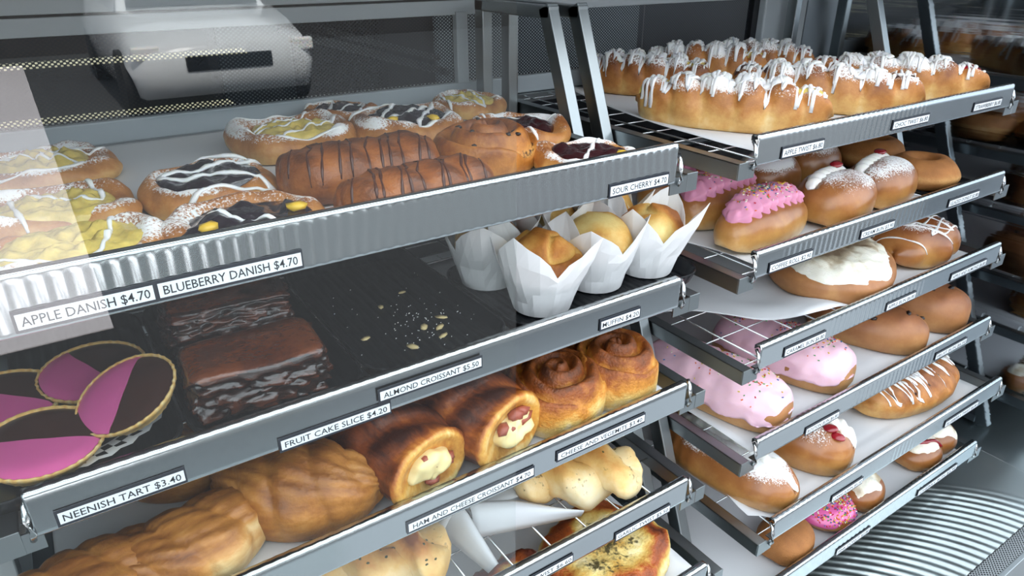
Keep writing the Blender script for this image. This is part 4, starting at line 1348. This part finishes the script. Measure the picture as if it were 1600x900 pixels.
# ================================================================== right rack
# ---- iced fruit twists: a loaf with knobs along its top, filling between them, icing over all
def iced_twist(label, x, y, L, W, H, rz, seed, fill='apple', nk=6, dark=0.0, driz=12, sugar=0.50):
    t = thing('iced_twist', label, 'pastry', (x, y, Z('B1')), rz, 'iced twists')
    side = lambda PH: np.cos(PH)
    def dsp(T, PH, P):
        q = T * nk * 0.5 + 0.30 * np.cos(PH)
        f = np.abs((q % 1) - 0.5) * 2
        kn = (1 - f ** 2.6)
        up = sstep(0.15, 0.9, np.sin(PH))
        shoulder = np.exp(-((np.abs(np.cos(PH)) - 0.45) / 0.28) ** 2)
        return H * (0.22 * kn * up * (0.40 + 0.60 * shoulder) - 0.08 * (1 - kn) * up - 0.07 * np.exp(-(np.cos(PH) / 0.20) ** 2) * up - 0.04 * (1 - kn) * (1 - up) + 0.05 * vnoise(P, 30, seed + 2) * (1 - up))
    P, T, PH = loaf(L, W, H, 96, 44, 2.6, 0.36, 0.0, seed, 0.06, dsp)
    zr = P[..., 2] / H
    q = T * nk * 0.5 + 0.30 * np.cos(PH)
    f = np.abs((q % 1) - 0.5) * 2
    bake = 0.16 + 0.50 * np.clip(zr, 0, 1.2) - 0.16 * f ** 3 + 0.10 * fbm(P, 40, seed) + dark
    sg = sugar * sstep(0.62, 1.0, zr) * (0.8 + 0.5 * vnoise(P, 30, seed + 5))
    F = grid_f(96, 44)
    make('pastry', P, F, M['danish'], t, attrs={'bake': bake, 'sugar': sg})
    tp = Tops(); tp.add(P, F)
    # filling that shows in the channel and at the end
    tt = np.linspace(-0.97, 0.9, 40)
    V = []
    for u in tt:
        zb = min(tp.z(u * L / 2 * 0.97, 0) or 0.012, 0.84 * H)
        for k in range(10):
            a = PI * k / 9
            V.append((u * L / 2, 0.17 * W * math.cos(a), zb - 0.004 + 0.010 * math.sin(a)))
    V = np.array(V).reshape(40, 10, 3)
    V[..., 2] += 0.003 * np.abs(vnoise(V, 110, seed))
    make('filling', V, grid_f(40, 10, closed=False, caps=False), M[fill], t)
    tp.add(V, grid_f(40, 10, closed=False, caps=False))
    if fill == 'apple':
        zc = 0.42 * H
        Q = np.array([pebble(0.010, 0.018, 0.010, 0, (-L / 2 + 0.010, 0, zc), seed)[0]])
        o = make('end_filling', Q[0], ICOF, M[fill], t)
        o.modifiers.new('s', 'SUBSURF').levels = 2
    rnd = random.Random(seed)
    lines = [zigzag(L * 0.94, W * 0.92, driz * 2 + 4, seed), zigzag(L * 0.9, W * 0.7, driz + 3, seed + 7, 0.12)]
    drizzle(t, tp, lines, M['icing'], r=0.0021, seed=seed, flat=0.6, var=0.6, up=0.6)
    drizzle(t, tp, [zigzag(L * 0.6, W * 0.5, driz, seed + 50, rnd.uniform(-.4, .4))], M['icing'], 'icing_pool', r=0.0050, seed=seed + 1, flat=0.35, var=0.7)
TW = [
 ('long apple twist at the front left, over its price tag', 0.784, 0.620, 0.250, 0.098, 0.058, -1.02, 101, 'apple', 0.0),
 ('sugar heavy chocolate twist in the middle of the front row', 0.990, 0.622, 0.262, 0.096, 0.058, -1.06, 102, 'choctop', 0.05),
 ('red streaked twist at the right end of the front row', 1.180, 0.622, 0.262, 0.096, 0.056, -1.08, 103, 'jam', 0.02),
 ('browner apple twist in the back row at left, little iced at its end', 0.862, 0.866, 0.215, 0.096, 0.056, -1.02, 104, 'apple', 0.14),
 ('apple twist in the middle of the back row with tall sugared knobs', 1.010, 0.872, 0.215, 0.096, 0.060, -1.04, 105, 'apple', 0.02),
 ('iced twist at the right end of the back row', 1.165, 0.880, 0.200, 0.094, 0.056, -1.06, 106, 'jam', 0.05),
]
for l_, x, y, L, W, H, rz, sd, fl, dk in TW:
    iced_twist(l_, x, y + 0.018, L, W, H, rz, sd, fl, 6, dk)

# ---- finger buns with piped pink icing
def finger_bun(label, x, y, rz, seed, L=0.168, W=0.080, H=0.056):
    t = thing('finger_bun', label, 'bun', (x, y, Z('B2')), rz, 'pink iced finger buns')
    P, T, PH = loaf(L, W, H, 50, 32, 2.3, 0.36, 0, seed, 0.03)
    zr = P[..., 2] / H
    F = grid_f(50, 32)
    make('bun', P, F, M['bun'], t, attrs={'bake': 0.00 + 0.64 * zr + 0.08 * fbm(P, 30, seed)})
    tp = Tops(); tp.add(P, F)
    n, m = 120, 22
    tt = np.linspace(-1, 1, n)
    env = np.clip(1 - np.abs(tt) ** 4, 0.01, 1) ** 0.5
    ph = np.linspace(0, 2 * PI, m, endpoint=False)
    lob = 1 + 0.34 * np.abs(np.sin(tt[:, None] * 15 + 1.6 * np.cos(ph)[None] ** 2))
    rw = 0.0205 * env[:, None] * lob * (1 + 0.10 * np.cos(ph[None] * 7))
    zb = np.array([tp.z(u * L / 2 * 0.90, 0.0) or 0.03 for u in tt])
    Q = np.stack([np.repeat((tt * L / 2 * 0.90)[:, None], m, 1), rw * np.cos(ph)[None], zb[:, None] - 0.001 + 0.62 * rw * np.sin(ph)[None]], -1)
    G = grid_f(n, m)
    make('pink_icing', Q, G, M['pinkicing'], t)
    t2 = Tops(); t2.add(Q, G)
    sprinkles(t, t2, 260, lambda r: (r.gauss(-0.01, 0.33) * L * 0.42, r.gauss(0, 0.30) * 0.036), seed, 0.0013)
finger_bun('pink iced finger bun at the front with coloured sprinkles', 0.768, 0.548, 0.10, 111)
finger_bun('pink iced finger bun in the middle of the three', 0.782, 0.636, 0.12, 112)
finger_bun('pink iced finger bun at the back, behind the other two', 0.795, 0.722, 0.12, 113)

# ---- cream buns
def cream_bun(label, k, x, y, L, W, H, rz, seed, jam=True, sugar=0.52, cream_off=-0.15, cat_name='cream_bun', slit=0.85, jamspots=((0.12, 0),), crinkle=False, cr=0.0122):
    t = thing(cat_name, label, 'bun', (x, y, Z(k)), rz, 'cream filled buns')
    def dsp(T, PH, P):
        v = -0.012 * np.exp(-((np.cos(PH) - cream_off) / 0.13) ** 2) * (np.sin(PH) > 0) * (np.abs(T) < slit)
        if crinkle:
            v = v + 0.0016 * np.sin(T * 40 + 3 * np.cos(PH)) * sstep(0.1, -0.5, T)
        return v
    P, T, PH = loaf(L, W, H, 54, 40, 2.4, 0.36, 0, seed, 0.03, dsp)
    zr = P[..., 2] / H
    F = grid_f(54, 40)
    make('bun', P, F, M['bun'], t, attrs={'bake': 0.20 + 0.50 * zr + 0.08 * fbm(P, 30, seed), 'sugar': sugar * sstep(0.5, 0.95, zr) * sstep(-0.95, -0.2, T if crinkle else T * 0) * (0.8 + 0.5 * vnoise(P, 30, seed))})
    tp = Tops(); tp.add(P, F)
    n, m = 70, 16
    tt = np.linspace(-slit, slit, n)
    env = np.clip(1 - np.abs(tt / slit) ** 4, 0.01, 1) ** 0.5
    ph = np.linspace(0, 2 * PI, m, endpoint=False)
    rw = cr * env[:, None] * (0.85 + 0.38 * np.abs(np.sin(tt[:, None] * 16 + np.cos(ph)[None])))
    yc = cream_off * W / 2
    zb = np.array([tp.z(u * L / 2, yc) or 0.008 for u in tt])
    Q = np.stack([np.repeat((tt * L / 2)[:, None], m, 1), yc + rw * np.cos(ph)[None] * 0.9, zb[:, None] + 0.002 + rw * np.sin(ph)[None] * 0.8], -1)
    G = grid_f(n, m)
    make('cream_filling', Q, G, M['cream'], t)
    t2 = Tops(); t2.add(Q, G)
    if jam:
        for i, (jx, jy) in enumerate(jamspots):
            px = jx * L; py = yc + jy
            v, f = pebble(0.015, 0.012, 0.006, 0.3, (px, py, max(t2.z(px, py) or 0, tp.z(px, py) or 0.01) + 0.001), seed + i)
            o = make('jam_blob', v, f, M['jam'], t)
            o.modifiers.new('s', 'SUBSURF').levels = 2
    return t
cream_bun('cream bun with red jam at the front beside the pink finger buns', 'B2', 0.922, 0.545, 0.128, 0.098, 0.068, 0.15, 121, cream_off=0.32, jamspots=((0.16, 0),))
cream_bun('cream bun with red jam at the front right, next to the donuts', 'B2', 1.048, 0.552, 0.126, 0.092, 0.066, 0.15, 122, cream_off=0.34, jamspots=((0.14, 0),))
cream_bun('sugar dusted cream bun in the second row at left', 'B2', 0.928, 0.668, 0.120, 0.092, 0.068, 0.2, 123, cream_off=0.25, sugar=0.60, jamspots=((0.1, 0),))
cream_bun('sugar dusted cream bun in the second row at right', 'B2', 1.062, 0.685, 0.118, 0.090, 0.066, 0.2, 124, cream_off=0.28, sugar=0.60, jamspots=((0.12, 0),))

# ---- ring donuts
def donut(label, k, x, y, r, H, rz, seed, glaze=None, group='ring donuts', mat='sugarbun'):
    t = thing('donut', label, 'donut', (x, y, Z(k) + (0.002 if glaze is None else 0)), rz, group)
    pr = smooth_prof([(0.16, 0.35 * H), (0.20, 0.62 * H), (0.36, 0.93 * H), (0.56, 1.0 * H), (0.82, 0.83 * H), (0.98, 0.5 * H), (0.96, 0.25 * H), (0.75, 0), (0.4, 0.0), (0.18, 0.2 * H), (0.16, 0.35 * H)], 5)
    P, TH, Rr = disc(superR(r, r, 2, 0.05, seed), pr, 56, seed, 0.002, 30)
    F = grid_f(len(pr), 56, caps=False)
    zr = P[..., 2] / H
    band = np.exp(-((zr - 0.45) / 0.12) ** 2) * sstep(0.8, 1.0, Rr)
    make('donut_ring', P, F, M[mat], t, attrs={'bake': 0.42 + 0.2 * zr - 0.3 * band + 0.1 * fbm(P, 40, seed)})
    return t, P, F
donut('plain sugared ring donut at the front on the black tray', 'B2', 1.178, 0.560, 0.056, 0.046, 0, 131)
donut('plain sugared ring donut behind, at the right end of the black tray', 'B2', 1.212, 0.668, 0.060, 0.050, 1, 132)

# ---- third shelf: large sugar topped bun and an iced apple bun
t = thing('sugar_topped_bun', 'large flat bun under a thick creamy sugar topping, with currants', 'bun', (0.972, 0.562, Z('B3')), 0.55)
P, T, PH = loaf(0.235, 0.190, 0.054, 60, 40, 2.2, 0.45, 0, 141, 0.03)
F = grid_f(60, 40)
make('bun', P, F, M['bun_plain'], t, attrs={'bake': 0.34 + 0.3 * P[..., 2] / 0.054 + 0.1 * fbm(P, 30, 4)})
pr = smooth_prof([(0.02, 0.0575), (0.5, 0.0565), (0.8, 0.051), (0.95, 0.042), (1.0, 0.034), (0.98, 0.030)], 6)
Q, TH, Rr = disc(superR(0.111, 0.088, 2.2, 0.07, 142), pr, 90, 142, 0.003, 60)
Q[..., 2] += 0.002 * fbm(Q, 130, 7)
G = grid_f(len(pr), 90, caps=False); G.append(tuple(range(89, -1, -1)))
make('sugar_topping', Q, G, M['whitetop'], t, attrs={'bake': 0.66 - 0.62 * sstep(-0.35, 0.25, vnoise(Q, 22, 9)) * sstep(1.0, 0.4, Rr) + 0.22 * vnoise(Q, 130, 3)})
for i, (a, zz) in enumerate(((3.6, .024), (4.1, .02), (4.5, .024), (3.2, .022), (5.0, .02))):
    v, f = pebble(0.005, 0.003, 0.004, a + PI / 2, (0.110 * math.cos(a), 0.090 * math.sin(a), zz), i)
    make('currant', v, f, M['currant'], t)

t = thing('apple_bun', 'dark glazed bun with white icing loops at the right of the third shelf', 'bun', (1.165, 0.545, Z('B3')), 0.25)
def ap_d(T, PH, P):
    return 0.006 * np.sin(T * 9 + 1.5 * np.cos(PH))
P, T, PH = loaf(0.165, 0.135, 0.064, 60, 40, 2.3, 0.38, 0, 151, 0.05, ap_d)
F = grid_f(60, 40)
zr = P[..., 2] / 0.064
make('bun', P, F, M['bun'], t, attrs={'bake': 0.24 + 0.48 * zr + 0.12 * np.sin(T * 9 + 1.5 * np.cos(PH)), 'sugar': 0.40 * sstep(0.75, 1.0, zr) * (0.8 + 0.5 * vnoise(P, 30, 5))})
tp = Tops(); tp.add(P, F)
drizzle(t, tp, [zigzag(0.15, 0.12, 9, 5, 0.3), zigzag(0.12, 0.10, 7, 6, 1.5)], M['icing'], r=0.0020, seed=5)

# ---- fourth shelf
def pink_bun(label, x, y, L, W, H, rz, seed):
    t = thing('pink_long_bun', label, 'bun', (x, y, Z('B4')), rz, 'pale pink iced long buns')
    P, T, PH = loaf(L, W, H * 0.9, 56, 36, 3.2, 0.40, 0, seed, 0.03)
    F = grid_f(56, 36)
    make('bun', P, F, M['bun_plain'], t, attrs={'bake': 0.25 + 0.4 * P[..., 2] / H + 0.1 * fbm(P, 30, seed)})
    # thick icing pulled over the top with a ragged lower edge
    nu, nv = 64, 44
    u = np.sin(np.linspace(-1, 1, nu) * PI / 2)
    ph = np.linspace(-0.16, PI + 0.16, nv)
    U, PHI = np.meshgrid(u, ph, indexing='ij')
    prof = np.clip(1 - np.abs(U) ** 3.2, 0.0, 1) ** (1 / 3.2)
    rag = 0.14 * vnoise(np.stack([U * 6, PHI * 0, np.sign(np.cos(PHI))], -1), 1, seed) + 0.07 * vnoise(np.stack([U * 19, PHI * 0, np.sign(np.cos(PHI))], -1), 1, seed + 1)
    c, s = np.cos(PHI), np.sin(PHI)
    edge = sstep(0.30, 0.0, np.abs(s))
    X = U * L / 2 * 0.985
    Y = (W / 2 + 0.003) * prof * np.sign(c) * np.abs(c) ** 0.85
    Zq = H * (0.40 + 0.64 * prof ** 0.85 * np.clip(s, -.2, 1)) + H * rag * edge - 0.004 * (1 - edge) * np.exp(-((U + .1) / .03) ** 2)
    Q = np.stack([X, Y, Zq], -1)
    Q[..., 2] += 0.0035 * fbm(Q, 32, seed, 3) * (1 - edge)
    Q[..., 1] += 0.002 * fbm(Q, 60, seed + 3, 2)
    G = grid_f(nu, nv, closed=False, caps=False)
    o = make('pink_icing', Q, G, M['palepink'], t)
    md = o.modifiers.new('thick', 'SOLIDIFY'); md.thickness = 0.003; md.offset = -1
    tp = Tops(); tp.add(Q, G)
    sprinkles(t, tp, 170, lambda r: (r.choice((-0.30, 0.02, 0.30)) * L + r.gauss(0, 0.05) * L, r.gauss(0.05, 0.30) * W * 0.8), seed, 0.0014)
pink_bun('long bun under pale pink icing at the left end of the fourth shelf', 0.725, 0.554, 0.225, 0.098, 0.066, -1.40, 161)
pink_bun('long bun under pale pink icing standing second from the left', 0.880, 0.556, 0.215, 0.104, 0.068, -1.33, 162)

def currant_bun(label, x, y, L, W, H, rz, seed):
    t = thing('currant_bun', label, 'bun', (x, y, Z('B4')), rz, 'brown currant buns')
    P, T, PH = loaf(L, W, H, 50, 36, 2.5, 0.38, 0, seed, 0.04, lambda T, PH, P: -0.006 * np.exp(-((np.cos(PH) - 0.35) / 0.12) ** 2) * (np.sin(PH) > 0))
    F = grid_f(50, 36)
    zr = P[..., 2] / H
    make('bun', P, F, M['bun_plain'], t, attrs={'bake': 0.34 + 0.42 * zr - 0.4 * np.exp(-((np.cos(PH) - 0.35) / 0.10) ** 2) * (np.sin(PH) > 0) * (np.sin(PH) < 0.98) + 0.1 * fbm(P, 28, seed)})
    tp = Tops(); tp.add(P, F)
    rnd = random.Random(seed)
    for i in range(12):
        px, py = rnd.uniform(-.25, .46) * L, rnd.uniform(-.46, .30) * W
        z = tp.z(px, py)
        if z:
            v, f = pebble(rnd.uniform(.005, .0085), rnd.uniform(.004, .0065), 0.003, rnd.uniform(0, 3), (px, py, z), i)
            make('currant', v, f, M['currant'], t)
currant_bun('glossy brown currant bun left of the other one on the fourth shelf', 1.075, 0.535, 0.185, 0.105, 0.066, -1.20, 171)
currant_bun('rounder brown currant bun at the right end of the fourth shelf', 1.215, 0.520, 0.150, 0.110, 0.074, -1.25, 172)

# ---- fifth shelf
cream_bun('long wrinkled bun with a cream band and sugar at the left end', 'B5', 0.712, 0.508, 0.225, 0.098, 0.064, -1.46, 181, jam=False, sugar=0.62, cream_off=0.10, cr=0.0120, cat_name='cream_long_bun', slit=0.99, crinkle=True)
cream_bun('sugar dusted cream bun topped with dark red jam on the fifth shelf', 'B5', 0.842, 0.474, 0.150, 0.100, 0.072, -1.25, 182, sugar=0.58, cream_off=0.20, jamspots=((0.26, -0.020), (0.34, -0.026)), cr=0.017, slit=0.995)
t = thing('blueberry_twist', 'large blueberry slashed twist under white icing at the right', 'pastry', (1.115, 0.478, Z('B5')), -0.10)
def bt_d(T, PH, P):
    q = (T * 3.2 + 0.5 * np.cos(PH)) % 1
    return -0.010 * np.exp(-((q - 0.5) / 0.12) ** 2) * (np.sin(PH) > 0.25)
P, T, PH = loaf(0.235, 0.135, 0.066, 90, 44, 2.3, 0.38, 0, 191, 0.04, bt_d)
F = grid_f(90, 44)
zr = P[..., 2] / 0.066
q = (T * 3.2 + 0.5 * np.cos(PH)) % 1
make('pastry', P, F, M['danish'], t, attrs={'bake': 0.22 + 0.5 * zr + 0.1 * fbm(P, 30, 6), 'stain': 0.62 * np.exp(-((q - 0.5) / 0.11) ** 2) * (np.sin(PH) > 0.3) * sstep(0.5, 0.3, T)})
tp = Tops(); tp.add(P, F)
drizzle(t, tp, [zigzag(0.20, 0.12, 24, 3, 0.25)], M['icing'], r=0.0022, seed=3, var=0.7)
drizzle(t, tp, [zigzag(0.10, 0.05, 6, 8, 0.5)], M['icing'], 'icing_pool', r=0.0048, seed=4, flat=0.35)

# ---- lowest shelf
t = thing('round_bun', 'plain brown sugared bun at the left end of the lowest shelf', 'bun', (0.795, 0.438, Z('B6')), 0.2)
P, T, PH = loaf(0.092, 0.078, 0.046, 44, 36, 2.3, 0.40, 0, 201, 0.02)
make('bun', P, grid_f(44, 36), M['sugarbun'], t, attrs={'bake': 0.50 + 0.16 * P[..., 2] / 0.046})
t, P, F = donut('pink glazed donut with sprinkles and one dark drop on the lowest shelf', 'B6', 0.905, 0.449, 0.050, 0.034, 0, 202, True, 'glazed donuts', 'bun')
pr = smooth_prof([(0.02, 0.037), (0.4, 0.0375), (0.7, 0.035), (0.92, 0.026), (0.99, 0.018), (0.97, 0.014)], 5)
Q, TH, Rr = disc(superR(0.0515, 0.0515, 2, 0.03, 203), pr, 56, 203, 0.001, 30)
G = grid_f(len(pr), 56, caps=False); G.append(tuple(range(55, -1, -1)))
make('pink_glaze', Q, G, M['hotpink'], t)
tp = Tops(); tp.add(Q, G)
sprinkles(t, tp, 420, lambda r: (r.uniform(-0.048, 0.04), r.uniform(-0.05, 0.006)), 7, 0.0015)
v, f = pebble(0.007, 0.005, 0.003, 0.2, (0.014, 0.020, tp.z(0.014, 0.020)), 3)
o = make('chocolate_drop', v, f, M['currant'], t); o.modifiers.new('s', 'SUBSURF').levels = 2
def small_bun(label, x, y, r, rz, seed, jam):
    t = thing('iced_small_bun', label, 'bun', (x, y, Z('B6')), rz, 'small iced buns')
    P, T, PH = loaf(r * 2, r * 1.7, 0.042, 44, 34, 2.2, 0.38, 0, seed, 0.03)
    F = grid_f(44, 34)
    make('bun', P, F, M['bun'], t, attrs={'bake': 0.25 + 0.45 * P[..., 2] / 0.042})
    tp = Tops(); tp.add(P, F)
    pr = smooth_prof([(0.02, 0.0455), (0.5, 0.044), (0.82, 0.036), (1.0, 0.022), (0.95, 0.018)], 5)
    Q, TH, Rr = disc(superR(r * 0.94, r * 0.78, 2, 0.12, seed), pr, 46, seed, 0.002, 60)
    G = grid_f(len(pr), 46, caps=False); G.append(tuple(range(45, -1, -1)))
    make('white_icing', Q, G, M['whitetop'], t, attrs={'bake': 0.55 + 0.35 * vnoise(Q, 70, seed)})
    tp.add(Q, G)
    if jam:
        drizzle(t, tp, [[(-r * 0.5, -r * 0.05), (0, -r * 0.25), (r * 0.55, -r * 0.45), (r * 0.8, -r * 0.55)]], M['jam'], 'jam_line', r=0.005, flat=0.5, seed=seed)
small_bun('small bun with swirled white icing beside the pink donut', 0.992, 0.438, 0.044, 0.3, 211, False)
small_bun('small iced bun with a red jam line, left of the right corner', 1.165, 0.440, 0.046, 0.0, 212, True)
small_bun('small white iced bun in the right corner of the lowest shelf', 1.238, 0.445, 0.042, 0.3, 213, False)
